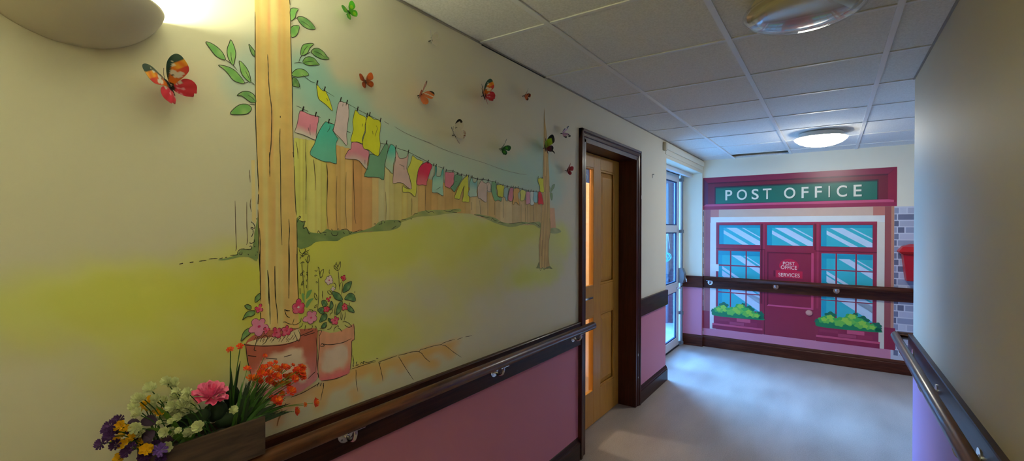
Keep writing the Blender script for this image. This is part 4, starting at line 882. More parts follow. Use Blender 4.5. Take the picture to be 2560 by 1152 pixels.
for cr, s_ in (('j', "265,165 258,200 265,290 275,400 290,560"), ('j', "330,180 325,300 330,500"), ('j', "225,0 228,30 240,52 265,70"), ('j', "265,70 300,30 290,0"), ('j', "265,70 310,40 350,20"), ('j', "265,70 320,60 335,40"), ('j', "230,75 270,95 290,80 345,70"), ('j', "265,70 268,100 240,110 240,135"),
               ('j', "300,130 315,160 330,180 345,150 350,100 340,90 325,120 330,180"), ('j', "240,185 265,165 285,170 275,180"), ('j', "275,265 285,285 265,290 245,310 240,325 255,325 265,300"), ('j', "285,395 265,405 250,440 265,440 275,420"), ('j', "310,290 325,300 320,325 312,305"), ('j', "283,320 285,350"), ('j', "318,375 312,400"), ('j', "235,480 238,550"), ('j', "312,440 314,480"),
               ('j', "450,225 462,240 468,280 475,330"), ('j', "410,268 430,275 445,268"), ('j', "520,250 490,275 475,310 480,355 500,340 515,290 520,250"), ('j', "418,345 412,330 425,322 445,330"), ('j', "455,360 460,460 458,600 445,765"), ('j', "425,410 435,402 445,412 430,420"), ('j', "410,535 408,580 425,610 440,618 435,570 410,535"), ('j', "445,675 420,690 410,715 440,700"), ('j', "505,510 503,560 506,610"),
               ('j', "695,275 700,340 705,420 712,500"), ('j', "735,400 715,440 710,480"), ('j', "750,405 740,500 732,565"), ('j', "675,165 660,200 645,215 650,240 690,270 720,220 718,160 700,205 690,230"), ('j', "665,175 685,215 690,250"), ('j', "640,215 665,225 695,262"), ('j', "588,255 585,290 592,310"), ('j', "635,425 650,420 665,450 655,490"), ('j', "570,510 568,530 590,552 615,550 600,520 575,508"),
               ('j', "50,735 60,780 80,815 110,832"), ('j', "50,735 80,748 115,750"), ('j', "30,888 60,885 95,905 140,912"), ('j', "165,845 150,915 200,910 240,880 252,835"), ('j', "135,965 200,965 250,940 270,900"), ('j', "340,735 385,745 400,770"), ('j', "300,925 292,990"), ('j', "330,975 370,965 385,940 380,925"), ('j', "415,930 428,945 425,985"), ('j', "160,1000 215,1115 240,1050 210,970"),
               ('j', "660,670 655,730 645,825"), ('j', "630,735 620,770 600,790 595,810"), ('j', "730,760 725,830 735,860 750,790"), ('j', "780,760 775,820 765,870"), ('j', "830,655 828,680"), ('j', "895,515 890,540"), ('j', "745,885 780,882 820,900 850,930 855,938 820,950 790,935 770,920"), ('j', "690,955 720,975 740,1005"), ('j', "640,1000 650,960 690,930 700,950"), ('j', "560,975 600,965 620,925"), ('j', "470,968 510,965 540,955 560,920"),
               ('k', "340,985 300,975 330,870 350,780 380,745"), ('k', "400,845 430,780 480,735 520,745 525,790 490,850 440,890"), ('k', "815,290 850,315 910,315"), ('k', "815,290 830,350 860,410 905,435")):
    P_.line(W(cr, s_, 4), (.025, .03, .015), .0028, .0070)
P_.obj('painted_stems', M['paint'], mur)
PINKF, DP = (164, 100, 108), (150, 50, 68)
mflower('k', 385, 285, 75, DP, (140, 40, 60), .0064, 4, 1.2)
mflower('k', 385, 580, 165, PINKF, (176, 46, 78), .0072, 5, .9)
mflower('k', 510, 640, 65, DP, (120, 30, 50), .0082, 3, .2)
mflower('k', 680, 680, 105, DP, (120, 34, 50), .0072, 4, .6); mflower('k', 855, 655, 95, (150, 50, 68), (120, 34, 50), .0078, 5, .2)
mflower('k', 1050, 255, 150, DP, (190, 150, 136), .0074, 5, .3); mflower('k', 1265, 430, 145, PINKF, (160, 60, 84), .0084, 5, .7)
mflower('j', 585, 385, 68, (176, 140, 124), (176, 72, 84), .0072, 6, .2, light=(186, 160, 140)); mflower('j', 632, 488, 36, (184, 150, 130), (170, 30, 40), .0078, 4)
mflower('j', 760, 358, 46, (150, 26, 46), (110, 16, 30), .0078, 4, 1.2); mflower('j', 578, 612, 38, (156, 40, 52), (110, 16, 30), .0078, 3, .6)
mflower('j', 555, 730, 46, (158, 44, 56), (110, 20, 34), .0080, 5); mflower('j', 770, 700, 54, (162, 52, 64), (120, 20, 34), .0080, 5, .5); mflower('j', 655, 870, 60, (164, 60, 76), (120, 24, 40), .0084, 5, .3)

# ================================================================== POST OFFICE WALL COVERING
po = empty('shopfront_mural', back3(.93, .14, .002), 'printed post office shopfront with green sign, red door and window boxes covering the end wall', 'mural')
def PB(): return Paint(lambda u, v, off: back3(u, v, off*.45+.0006))
def R4(a, b, c, d): return [(a, c), (b, c), (b, d), (a, d)]
def vinyl(name, items, label=None):
    P_ = PB()
    for poly, col, off in items: P_.fill(poly, S(*col), off)
    return P_.obj(name, M['vinyl'], po, label)
MA, MAD, MAL, MAM = (152, 42, 70), (112, 28, 52), (202, 84, 112), (170, 52, 82)
# brick sides
items = [(R4(-.0, .012, .139, 1.72), (196, 200, 216), .0), (R4(1.86, 3.2, .139, 1.718), (206, 208, 220), .0)]
z = 1.71; k = 0
bc = [(150, 156, 180), (196, 200, 214), (118, 122, 146), (176, 180, 198), (104, 106, 130), (188, 190, 208)]
while z > .2:
    h = .062; items.append((R4(.001, .011, z-h, z-.004), bc[(k*3+2) % 6], .0003))
    x = 1.883; w0 = .03 if k % 2 == 0 else .015; items.append((R4(x, x+w0+.005, z-h, z-.006), bc[(k*2) % 6], .0003)); x += w0+.014
    j = 0
    while x < 3.15:
        wd = .155 if (j+k) % 3 else .05
        items.append((R4(x, x+wd, z-h, z-.006), bc[(k+j*2+1) % 6], .0003)); x += wd+.012; j += 1
    z -= .0665; k += 1
vinyl('brick_pattern', items)
vinyl('stone_surround', [(R4(.012, .091, .45, 1.722), (168, 98, 104), .001), (R4(.012, .030, .45, 1.722), (182, 130, 128), .0014), (R4(1.806, 1.882, .465, 1.722), (160, 84, 84), .001), (R4(1.858, 1.882, .465, 1.722), (198, 140, 112), .0014),
    (R4(.189, 1.709, 1.630, 1.722), (214, 180, 158), .001), (R4(.091, .189, 1.630, 1.722), (204, 130, 120), .001), (R4(1.709, 1.806, 1.630, 1.722), (198, 122, 108), .001), (R4(-.012, .086, .228, .45), MA, .001), (R4(1.804, 1.895, .238, .465), (150, 36, 66), .001)])
vinyl('window_surround', [(R4(.091, 1.806, 1.56, 1.630), (228, 226, 218), .0012), (R4(.088, .160, .230, 1.56), (228, 226, 220), .0012), (R4(1.743, 1.806, .238, 1.56), (226, 216, 198), .0012)])
vinyl('shopfront_frame', [(R4(.158, 1.743, .240, 1.565), MA, .0016), (R4(.158, 1.743, 1.545, 1.565), MAM, .0018), (R4(.655, .675, .6, 1.545), MAD, .0018), (R4(.682, .698, 1.25, 1.545), MAM, .0018), (R4(1.19, 1.205, 1.25, 1.545), MAD, .0018), (R4(1.213, 1.232, .6, 1.545), MAL if 0 else MAM, .0018), (R4(.158, 1.743, 1.235, 1.245), MAD, .0018)])
# fascia
f_ = [(R4(-.004, 1.902, 1.723, 2.126), (124, 30, 56), .0016), ([(-.004, 1.723), (.06, 1.80), (.06, 2.05), (-.004, 2.126)], (104, 34, 74), .0018), ([(1.902, 1.723), (1.902, 2.126), (1.83, 2.05), (1.83, 1.80)], (156, 32, 66), .0018),
      ([(-.004, 2.126), (.06, 2.06), (1.83, 2.06), (1.902, 2.126)], (146, 36, 72), .0018), (R4(.06, 1.83, 2.045, 2.062), (92, 22, 52), .0020), (R4(.138, 1.752, 1.79, 2.008), (64, 34, 52), .0020),
      ([(-.002, 1.766), (1.878, 1.766), (1.878, 1.788), (1.83, 1.795), (.035, 1.790)], (206, 84, 122), .0022), (R4(-.004, 1.902, 1.723, 1.766), (160, 42, 80), .0022)]
vinyl('fascia', f_)
vinyl('green_sign_board', [(R4(.151, 1.741, 1.797, 1.995), (26, 112, 94), .0024), (R4(.151, 1.741, 1.984, 1.995), (20, 84, 74), .0026)])
FONT = None
def text(name, s_, x0, x1, z0, z1, col, off, parent=po, space=1., bold=0.):
    cu = bpy.data.curves.new(name, 'FONT'); cu.body = s_; cu.size = 1; cu.space_character = space; cu.offset = bold; cu.resolution_u = 6
    ob = bpy.data.objects.new(name, cu); COL.objects.link(ob); bpy.context.view_layer.update()
    dg = bpy.context.evaluated_depsgraph_get(); me = bpy.data.meshes.new_from_object(ob.evaluated_get(dg)); bpy.data.objects.remove(ob)
    co = np.empty(len(me.vertices)*3); me.vertices.foreach_get('co', co); co = co.reshape(-1, 3)
    mn, mx = co.min(0), co.max(0); out = []
    for c in co:
        u = x0+(c[0]-mn[0])/(mx[0]-mn[0])*(x1-x0); v = z0+(c[1]-mn[1])/(mx[1]-mn[1])*(z1-z0); out += list(back3(u, v, off*.45+.0006))
    me.vertices.foreach_set('co', out); me.name = name
    at = me.color_attributes.new('Col', 'FLOAT_COLOR', 'POINT'); at.data.foreach_set('color', [*S(*col), 1.]*len(me.vertices)); me.update()
    me.materials.clear(); return link(name, me, M['vinyl'], parent)
def letter_row(s_list, z0, z1, col, off, bold=0.):
    for ch, a, b in s_list: text('sign_letter', ch, a, b, z0, z1, col, off, bold=bold)
LT_ = [('P', .263, .341), ('O', .393, .505), ('S', .555, .631), ('T', .674, .765), ('O', .892, 1.005), ('F', 1.065, 1.132), ('F', 1.192, 1.257), ('I', 1.318, 1.331), ('C', 1.393, 1.484), ('E', 1.541, 1.612)]
letter_row([(c, a+.004, b+.004) for c, a, b in LT_], 1.831, 1.956, (10, 60, 54), .0030)
letter_row(LT_, 1.835, 1.960, (236, 230, 208), .0036, bold=.012)
def pane(x0, x1, z0, z1, streaks, tl=None):
    it = [(R4(x0-.003, x1+.003, z0-.003, z1+.003), tl or (74, 66, 92), .0022), (R4(x0, x1, z0, z1), (56, 182, 194), .0026)]
    it += [(R4(x0, x0+min(.05, (x1-x0)*.2), z0, z1), (22, 160, 184), .0028), (R4(x0, x1, z1-.03, z1), (20, 152, 178), .0029)]
    return it
def clip(poly, x0, x1, z0, z1):
    def cl(P_, ins, it):
        out = []
        for i in range(len(P_)):
            a, b = P_[i-1], P_[i]
            if ins(b):
                if not ins(a): out.append(it(a, b))
                out.append(b)
            elif ins(a): out.append(it(a, b))
        return out
    for ax, lim, sg in ((0, x0, 1), (0, x1, -1), (1, z0, 1), (1, z1, -1)):
        ins = lambda p: sg*(p[ax]-lim) >= 0
        def it(a, b):
            t = (lim-a[ax])/(b[ax]-a[ax]); return (a[0]+(b[0]-a[0])*t, a[1]+(b[1]-a[1])*t)
        poly = cl(poly, ins, it)
        if not poly: return []
    return poly
def streak(X0, Z0, w, x0, x1, z0, z1, slope=-.62):
    L_ = 1.6; p = [(X0, Z0), (X0+w, Z0), (X0+w+L_, Z0+L_*slope), (X0+L_, Z0+L_*slope)]
    return clip(p, x0, x1, z0, z1)
SC1 = (196, 218, 236)
def window(name, panes, streaks, label=None, tl=None):
    P_ = PB()
    for a in panes:
        for poly, col, off in pane(*a, None, tl): P_.fill(poly, S(*col), off)
        for (X0, Z0, w) in streaks:
            q = streak(X0, Z0, w, a[0]+min(.05, (a[1]-a[0])*.2), a[1], a[2], a[3]-.03)
            if len(q) > 2: P_.fill(q, S(*SC1), .0031)
    return P_.obj(name, M['vinyl'], po, label)
for (x0, x1) in ((.195, .648), (.722, 1.176), (1.253, 1.705)):
    window('printed_window', [(x0, x1, 1.294, 1.527)], [(x0+.08, 1.497, .115), (x0+.255, 1.497, .022), (x0-.28, 1.63, .07)])
for (cx, tl) in (((.185, .319), (.334, .493), (.507, .647)), MA), (((1.259, 1.384), (1.402, 1.559), (1.576, 1.708)), (120, 76, 92)):
    pl = []
    for (z0, z1) in ((1.042, 1.214), (.868, 1.027), (.707, .856), (.50, .694)):
        for a, b in cx: pl.append((a, b, z0, z1))
    X0 = cx[0][0]
    P_ = PB()
    for a in pl:
        P_.fill(R4(a[0]-.002, a[1]+.002, a[2]-.002, a[3]+.002), S(*( (120, 170, 190) if cx[0][0] > 1 else tl)), .0022); P_.fill(R4(*a), S(56, 182, 194), .0026)
        if a[0] == X0: P_.fill(R4(a[0], a[0]+.045, a[2], a[3]), S(22, 160, 184), .0028)
        if a[3] > 1.2: P_.fill(R4(a[0], a[1], a[3]-.055, a[3]), S(20, 152, 178), .0029)
        for (sx, sz, w) in ((X0+.15, 1.16, .10), (X0+.29, 1.16, .02), (X0-.03, 1.04, .05), (X0-.10, 1.0, .10), (X0+.02, .80, .17), (X0+.27, .86, .02), (X0+.30, .70, .1)):
            q = streak(sx, sz, w, a[0]+(.045 if a[0] == X0 else 0), a[1], a[2], a[3]-(.055 if a[3] > 1.2 else 0), -.68)
            if len(q) > 2: P_.fill(q, S(*SC1), .0031)
    P_.obj('printed_window', M['vinyl'], po)
# printed door
vinyl('printed_door', [(R4(.700, 1.200, .238, 1.245), (150, 40, 68), .0019), (R4(.694, .702, .238, 1.245), MAD, .0020), (R4(.722, 1.185, .580, 1.216), MAD, .0021), (R4(.738, 1.162, .597, 1.200), (146, 38, 66), .0023), (R4(1.162, 1.185, .580, 1.214), (204, 70, 106), .0023), ([(.722, .580), (1.185, .580), (1.162, .598), (.738, .598)], (206, 80, 120), .0024)])
vinyl('printed_door_knob', [([(1.150+.034*math.cos(t), .534+.034*math.sin(t)) for t in np.linspace(0, 2*PI, 25)[:-1]], (104, 26, 56), .0024), ([(1.143+.033*math.cos(t), .543+.031*math.sin(t)) for t in np.linspace(0, 2*PI, 25)[:-1]], (204, 140, 128), .0028), ([(1.138+.022*math.cos(t), .548+.020*math.sin(t)) for t in np.linspace(0, 2*PI, 25)[:-1]], (216, 160, 146), .0030)])
vinyl('printed_door_sign', [([(.945+.098*math.cos(t), 1.060+.080*math.sin(t)) for t in np.linspace(0, 2*PI, 41)[:-1]], (200, 30, 66), .0028), (R4(.816, 1.079, .921, 1.004), (204, 34, 68), .0026), (R4(.79, .806, .93, 1.0), MAD, .0026)])
for w_, a, b, c, d in (('POST', .886, 1.003, 1.070, 1.107), ('OFFICE', .865, 1.024, 1.021, 1.064), ('SERVICES', .840, 1.052, .934, .976)):
    text('sign_letter', w_, a, b, c, d, (244, 226, 206), .0034, bold=.0)
# window boxes and bushes
for x0, k in ((.118, 0), (1.212, 1)):
    w = .56; it = [(R4(x0+.016, x0+w-.012, .295, .41), (148, 36, 74), .0032), (R4(x0+.03, x0+.20, .345, .375), (160, 46, 82), .0034), (R4(x0+.20, x0+.36, .312, .345), (176, 66, 100), .0034), (R4(x0+.37, x0+.50, .312, .36), (158, 42, 80), .0034),
          (R4(x0+.28, x0+.43, .355, .395), (206, 84, 116), .0036), (R4(x0, x0+w, .283, .305), (206, 82, 116), .0036), (R4(x0, x0+w-.002, .236, .284), (148, 34, 70), .0034)]
    vinyl('printed_window_box', it)
    bx = x0-.008; P_ = PB()
    rngb = np.random.default_rng(5)
    def cloud(cs, col, off):
        for ci, (cx_, cz, r) in enumerate(cs): P_.fill([(bx+cx_+r*math.cos(t)*1.15*(1+.15*math.sin(5*t+ci)), cz+r*math.sin(t)*.9*(1+.15*math.sin(5*t+ci))) for t in np.linspace(0, 2*PI, 33)[:-1]], S(*col), off+.00004*ci)
    cloud([(.14, .535, .045), (.42, .515, .05), (.54, .475, .035), (.025, .46, .028), (.36, .57, .02), (.55, .44, .03)], (14, 112, 84), .0036)
    P_.fill(smooth([(bx-.0, .425), (bx+.03, .40), (bx+.2, .395), (bx+.4, .40), (bx+.57, .405), (bx+.58, .425), (bx+.5, .48), (bx+.3, .50), (bx+.1, .49), (bx+.02, .47)], True, 4), S(12, 132, 84), .0038)
    cloud([(.07, .48, .038), (.13, .50, .045), (.19, .48, .038), (.25, .49, .045), (.32, .52, .055), (.37, .50, .05), (.43, .475, .045), (.50, .455, .035)], (66, 176, 84), .0042)
    cloud([(.10, .47, .03), (.22, .46, .04), (.30, .49, .05), (.40, .46, .04), (.47, .45, .03)], (110, 192, 78), .0048)
    cloud([(.08, .485, .024), (.135, .515, .028), (.15, .48, .02), (.27, .50, .028), (.33, .545, .03), (.30, .475, .026), (.42, .485, .028), (.445, .455, .02), (.505, .45, .022)], (156, 208, 74), .0053)
    P_.obj('printed_bush', M['vinyl'], po)
b2 = bmesh.new()
for i, (a, c) in enumerate(((.107, .957),)):
    v = [back3(a, c, .0062), back3(a+.084, c, .0062), back3(a+.084, c+.087, .0062), back3(a, c+.087, .0062)]; w = [(p[0]-BN[0]*.002, p[1]-BN[1]*.002, p[2]) for p in v]
    vv = [b2.verts.new(p) for p in v]; ww = [b2.verts.new(p) for p in w]; b2.faces.new(vv); b2.faces.new(ww[::-1])
    for i in range(4): b2.faces.new((vv[i], ww[i], ww[(i+1) % 4], vv[(i+1) % 4]))
nt_ = tag(bmobj('wall_notice', b2, M['white']), 'small white notice card stuck on the left edge of the printed shopfront', 'notice')
P_ = PB(); P_.fill(R4(.14, .155, 1.008, 1.022), S(20, 20, 20), .0060); P_.fill(R4(.156, .170, 1.012, 1.018), S(40, 40, 40), .0060)
for z in (.995, .985): P_.fill(R4(.125, .178, z, z+.002), S(150, 150, 155), .0060)
P_.obj('notice_mark', M['vinyl'], nt_)

# red wall box on the end wall
rbx = empty('wall_post_box', back3(2.05, .97, .01), 'red tapered box hanging on the painted brick strip of the end wall', 'wall box')
b2 = bmesh.new()
def ring(x0, x1, d, z): return [back3(x0, z, .006), back3(x1, z, .006), back3(x1-.01, z, d), back3(x0+.01, z, d)]
R_ = [ring(1.968, 2.142, .09, .965), ring(1.962, 2.148, .10, 1.0), ring(1.936, 2.174, .14, 1.235)]
vr = [[b2.verts.new(p) for p in r] for r in R_]
for a, b in zip(vr, vr[1:]):
    for i in range(4): b2.faces.new((a[i], a[(i+1) % 4], b[(i+1) % 4], b[i]))
b2.faces.new(vr[0]); b2.faces.new(vr[-1]); bmobj('body', b2, M['red'], rbx, bevel=.004)
b2 = bmesh.new(); R_ = [ring(1.925, 2.185, .155, 1.235), ring(1.90, 2.21, .175, 1.262), ring(1.935, 2.175, .13, 1.31), ring(2.0, 2.11, .05, 1.335)]
vr = [[b2.verts.new(p) for p in r] for r in R_]
for a, b in zip(vr, vr[1:]):
    for i in range(4): b2.faces.new((a[i], a[(i+1) % 4], b[(i+1) % 4], b[i]))
b2.faces.new(vr[0]); b2.faces.new(vr[-1]); bmobj('lid', b2, M['red'], rbx, bevel=.004)

# ================================================================== BUTTERFLIES
def wing(P_, sc, outline, colfn, off=0.):
    pts = smooth([(x*sc, y*sc) for x, y in outline], True, 4); P_.fill(pts, None, off, step=sc*.045, colfn=lambda p: colfn(p[0]/sc, p[1]/sc))
FW = [(.03, .02), (.08, .20), (.22, .50), (.42, .76), (.64, .90), (.82, .92), (.92, .82), (.95, .62), (.94, .42), (.86, .26), (.64, .15), (.34, .07), (.1, 0.)]
HW = [(.03, 0), (.3, .06), (.55, .10), (.72, .02), (.80, -.12), (.80, -.28), (.72, -.42), (.66, -.50), (.60, -.47), (.52, -.56), (.42, -.52), (.28, -.44), (.16, -.32), (.07, -.18)]
HWt = [(.03, 0), (.3, .06), (.55, .08), (.68, -.02), (.72, -.16), (.66, -.30), (.62, -.36), (.70, -.50), (.74, -.66), (.69, -.67), (.60, -.52), (.50, -.44), (.38, -.42), (.24, -.34), (.1, -.2)]
def lerp3(a, b, t): return tuple(a[i]*(1-t)+b[i]*t for i in range(3))
def clamp(t): return min(1., max(0., t))
Cc = {k: S(*v) for k, v in dict(teal=(20, 60, 56), black=(16, 14, 16), orange=(214, 110, 30), amber=(226, 160, 50), red=(196, 40, 50), crim=(176, 22, 44), white=(226, 216, 206), pink=(222, 160, 176), green=(70, 160, 30), dgreen=(14, 84, 30), lime=(150, 200, 40), brown=(120, 52, 20), rust=(186, 84, 30), olive=(150, 120, 40), salmon=(226, 130, 90), purple=(60, 20, 60), cream=(222, 214, 196), lil=(206, 160, 190), wine=(140, 30, 44)).items()}
def tiger(fw):
    def f(x, y):
        r = math.hypot(x, y)
        if fw:
            e = y-.0-x*.95
            if y > .69: return Cc['white'] if math.hypot(x-.60, y-.74) < .03 else Cc['teal']
            if e > .13 and r > .25: return Cc['teal']
            if math.hypot((x-.56)/1.3, y-.61) < .045: return Cc['white']
            if (abs(x-.40)/.12)**2+(abs(y-.42)/.09)**2 < 1 or (abs(x-.52)/.19)**2+(abs(y-.27)/.085)**2 < 1: return Cc['white']
            if abs(y-.335-.1*(x-.45)) < .012 and x < .75: return Cc['black']
            if r < .2: return Cc['black'] if math.sin(x*90)*math.sin(y*90) > -.2 else Cc['white']
            if y > .44: return lerp3(Cc['amber'], Cc['orange'], .5+.5*math.sin(x*20+y*8))
            return lerp3(Cc['orange'], Cc['red'], clamp((x-.35)*2))
        if r < .16: return Cc['black']
        a = math.atan2(y, x)
        if .22 < r < .46 and math.sin(a*11+.6) > .25 and math.sin(r*34) > -.6: return Cc['pink'] if y < -.08 else Cc['white']
        ed = r > .86 or y < -.50
        return Cc['wine'] if ed else lerp3(S(206, 50, 74), Cc['crim'], clamp((r-.3)*1.6+.3*math.sin(a*14)))
    return f
def two(base, edge, tip=None, spot=None, th=.78):
    def mk(fw):
        def f(x, y):
            r = math.hypot(x, y)
            if tip and fw and (y > .66 or x > .80): return Cc[tip]
            if spot and math.hypot(x-(.5 if fw else .45), y-(.42 if fw else -.2)) < .17: return lerp3(Cc[spot], Cc[base], .25)
            if r < .12: return Cc['black']
            return lerp3(Cc[base], Cc[edge], clamp((r-th*.6)/(th*.5)))
        return f
    return mk
def whitef(fw):
    def f(x, y):
        if fw:
            if y > .76 or (x > .79 and y > .58): return Cc['black']
            if (abs(x-.36)/.10)**2+(abs(y-.46)/.03)**2 < 1: return Cc['black']
        elif math.hypot(x, y) > .68 and math.sin(x*60)*math.sin(y*55) > -.05: return Cc['brown']
        return lerp3(Cc['cream'], Cc['white'], .5+.5*math.sin(x*30))
    return f
def swal(fw):
    def f(x, y):
        if fw: return Cc['black'] if (y > .66 or x > .72) else lerp3(Cc['lime'], Cc['olive'], clamp(.6-y))
        r = math.hypot(x, y); return lerp3(Cc['wine'], S(40, 20, 60), clamp(r*1.6)) if r < .6 else Cc['black']
    return f
def orangew(fw):
    def f(x, y):
        if fw and (y > .78): return Cc['black']
        if fw and abs(y-.30-.25*x) < .05 and x > .2: return Cc['white']
        return lerp3(Cc['salmon'], Cc['orange'], clamp(x))
    return f
def brownw(fw):
    def f(x, y):
        r = math.hypot(x, y)
        if r > .62: return Cc['black'] if math.sin(x*20) > -.5 else Cc['rust']
        return lerp3(Cc['salmon'], Cc['rust'], clamp(.5+.5*math.sin(r*26)))
    return f
def pinkw(fw):
    def f(x, y):
        if fw and x > .56: return Cc['black'] if .5 < y < .75 or x > .78 else Cc['white']
        if (not fw) and math.hypot(x, y) > .6: return Cc['black']
        return lerp3(Cc['lil'], Cc['pink'], clamp(x))
    return f
def butterfly(head, tail, S_, fn, label, fl=38, fr=38, hind=HW, wtop=1.):
    hd = onX(*head, .012); tl = onX(*tail, .012); o_ = (hd+tl)/2; d = hd-tl; ang = math.atan2(d[2], d[1])-PI/2
    y_ = Vector((0, -math.sin(ang), math.cos(ang))); x_ = Vector((0, math.cos(ang), math.sin(ang))); n_ = Vector((1, 0, 0))
    L_ = S_*.62
    root = empty('butterfly', (.008, o_[1], o_[2]), label, 'butterfly', 'paper butterflies fluttering over the garden mural')
    org = Vector((.010, o_[1], o_[2])); body_ = lambda a, b, c: org+x_*a+y_*b+n_*c
    b2 = bmesh.new(); tube(b2, [body_(0, -.5*L_, .002), body_(0, -.3*L_, .004), body_(0, 0, .005), body_(0, .25*L_, .006), body_(0, .42*L_, .006), body_(0, .5*L_, .005)], [S_*.012, S_*.03, S_*.045, S_*.06, S_*.045, S_*.02], n=10)
    bmobj('body', b2, M['black'], root, smooth=True)
    b2 = bmesh.new()
    for sg in (-1, 1): tube(b2, smooth([body_(0, .48*L_, .006), body_(sg*.06*S_, .48*L_+.18*S_, .010), body_(sg*.16*S_, .48*L_+.34*S_, .012)], False, 3), S_*.008, n=5)
    bmobj('antennae', b2, M['black'], root)
    b2 = bmesh.new(); tube(b2, [body_(0, 0, .002), body_(0, 0, -.010)], .0018, n=8); bmobj('fixing_pad', b2, M['black'], root)
    for sg, fold in ((-1, fl), (1, fr)):
        for fwd_, out, off in ((True, FW, 0.), (False, hind, .0006)):
            ph = math.radians(fold-(0 if fwd_ else 5))
            def to3(u, v, o, sg=sg, ph=ph):
                bend = .10*S_*math.sin(min(1, u/S_)*PI)  # gentle curl
                p = org+x_*(sg*(u*math.cos(ph)-bend*math.sin(ph)))+y_*v+n_*(.005+u*math.sin(ph)+bend*math.cos(ph)*.5+o); return tuple(p)
            P_ = Paint(to3); wing(P_, S_, out, fn(fwd_), off)
            o = P_.obj('wing', M['wing'], root); md = o.modifiers.new('t', 'SOLIDIFY'); md.thickness = .0006
    return root
BF = [
 ((413, 203), (434, 234), .067, tiger, 'large red, orange and white butterfly left of the painted post, under the uplighter', 42, 38, HW),
 ((867, 24), (877, 43), .033, two('green', 'green', None, 'lime'), 'bright green butterfly near the ceiling, topmost on the mural wall', 22, 24, HW),
 ((909.8, 195), (916, 219), .033, two('brown', 'rust', None, 'rust'), 'rust brown butterfly with olive hind wings above the yellow painted towels', 20, 24, HW),
 ((1076, 92), (1078, 111.3), .036, two('white', 'cream', 'white'), 'faint cream butterfly with black body close under the ceiling line', 40, 35, HW),
 ((1054, 230), (1044.7, 247), .050, orangew, 'salmon orange butterfly with one wing standing upright, beside the rust brown one', 50, 30, HW),
 ((1206, 233), (1210.5, 246), .066, tiger, 'red, orange and white butterfly with black tip, near the middle of the upper wall', 42, 42, HW),
 ((1312, 235), (1308.5, 244), .034, brownw, 'small brown and black butterfly near the ceiling, right of the red and orange one', 50, 30, HW),
 ((1131, 328), (1141, 347), .058, whitef, 'white butterfly with black edged wings above the thin painted line', 42, 42, HW),
 ((1255, 366.5), (1250, 377), .044, two('dgreen', 'dgreen', None, 'green'), 'dark green butterfly at the right of the white one', 48, 35, HW),
 ((1360.5, 363), (1363.5, 377), .068, swal, 'lime and black butterfly with a tailed purple wing, on the small painted tree top', 42, 42, HWt),
 ((1409, 331), (1402, 335), .047, pinkw, 'pink and white butterfly with black marks nearest the door frame, upper of two', 42, 42, HW),
 ((1417.5, 421), (1415.5, 431), .042, two('wine', 'crim', None, None), 'small crimson butterfly beside the door frame, below the pink one', 48, 38, HW),
]
for a in BF: butterfly(*a[:5], fl=a[5], fr=a[6], hind=a[7])

# ================================================================== FLOWER TROUGH
TY0, TY1, TX1, TZ0, TZ1 = .405, .662, .1, .888, .988
tr_ = empty('flower_trough', (.05, .53, TZ0), 'rustic brown wooden trough of artificial flowers resting on the handrail', 'planter')
b2 = bmesh.new()
box(b2, (TX1-.009, TY0, TZ0), (TX1, TY1, TZ1)); bmobj('front_board', b2, M['troughwood'], tr_, bevel=.0015)
b2 = bmesh.new(); box(b2, (.023, TY0, TZ0), (.032, TY1, TZ1)); bmobj('back_board', b2, M['troughwood'], tr_, bevel=.0015)
for a in (TY0, TY1-.009):
    b2 = bmesh.new(); box(b2, (.032, a, TZ0), (TX1-.009, a+.009, TZ1-.002)); bmobj('end_board', b2, M['troughwood'], tr_)
b2 = bmesh.new(); box(b2, (.032, TY0+.009, TZ0), (TX1-.009, TY1-.009, TZ0+.008)); box(b2, (.033, TY0+.0095, TZ0+.008), (TX1-.0095, TY1-.0095, TZ1-.02), 1); bmobj('base_board', b2, [M['troughwood'], M['black']], tr_)
fm = {k: plain(k, S(*v), rough=.75, noise=.12, scale=90) for k, v in dict(petal_cream=(250, 255, 205), petal_yellow=(250, 196, 24), petal_purple=(78, 38, 104), petal_violet=(132, 92, 184), petal_pink=(252, 124, 176), petal_deep=(236, 84, 140), petal_orange=(244, 74, 40), petal_amber=(240, 122, 36), leaf_dark=(22, 46, 22), leaf_green=(52, 96, 30), leaf_fresh=(96, 140, 50), leaf_plum=(50, 26, 62)).items()}
def petal_mesh(name, n, layers, mats, cup=.5, ruff=.12, seed=0):
    """blossom of unit radius facing +z"""
    r_ = np.random.default_rng(seed); b2 = bmesh.new()
    for li, (R, lift, cnt, mi) in enumerate(layers):
        for k in range(cnt):
            a0 = 2*PI*(k+.5*li)/cnt+r_.uniform(-.15, .15); wd = PI/cnt*1.35; NU_, NV_ = 5, 4; g = []
            for j in range(NV_+1):
                t = j/NV_; row = []
                for i in range(NU_+1):
                    s_ = i/NU_*2-1; w_ = wd*(math.sin(min(1, t*1.15)*PI*.62)**.7 if t > 0 else .05)
                    rr = R*t*(1-.18*abs(s_)**2.5*t); a = a0+s_*w_*(1 if t > 0 else 0)*.6
                    zz = lift*t**1.6*R*cup*2+ruff*R*math.sin(s_*5+k+li)*t*t
                    row.append(b2.verts.new((rr*math.cos(a), rr*math.sin(a), zz)))
                g.append(row)
            for j in range(NV_):
                for i in range(NU_): b2.faces.new((g[j][i], g[j][i+1], g[j+1][i+1], g[j+1][i])).material_index = mi
    bmesh.ops.remove_doubles(b2, verts=b2.verts[:], dist=1e-4)
    bmesh.ops.recalc_face_normals(b2, faces=b2.faces[:])
    me = bpy.data.meshes.new(name); b2.to_mesh(me); b2.free()
    for m in mats: me.materials.append(m)
    me.polygons.foreach_set('use_smooth', [True]*len(me.polygons)); return me
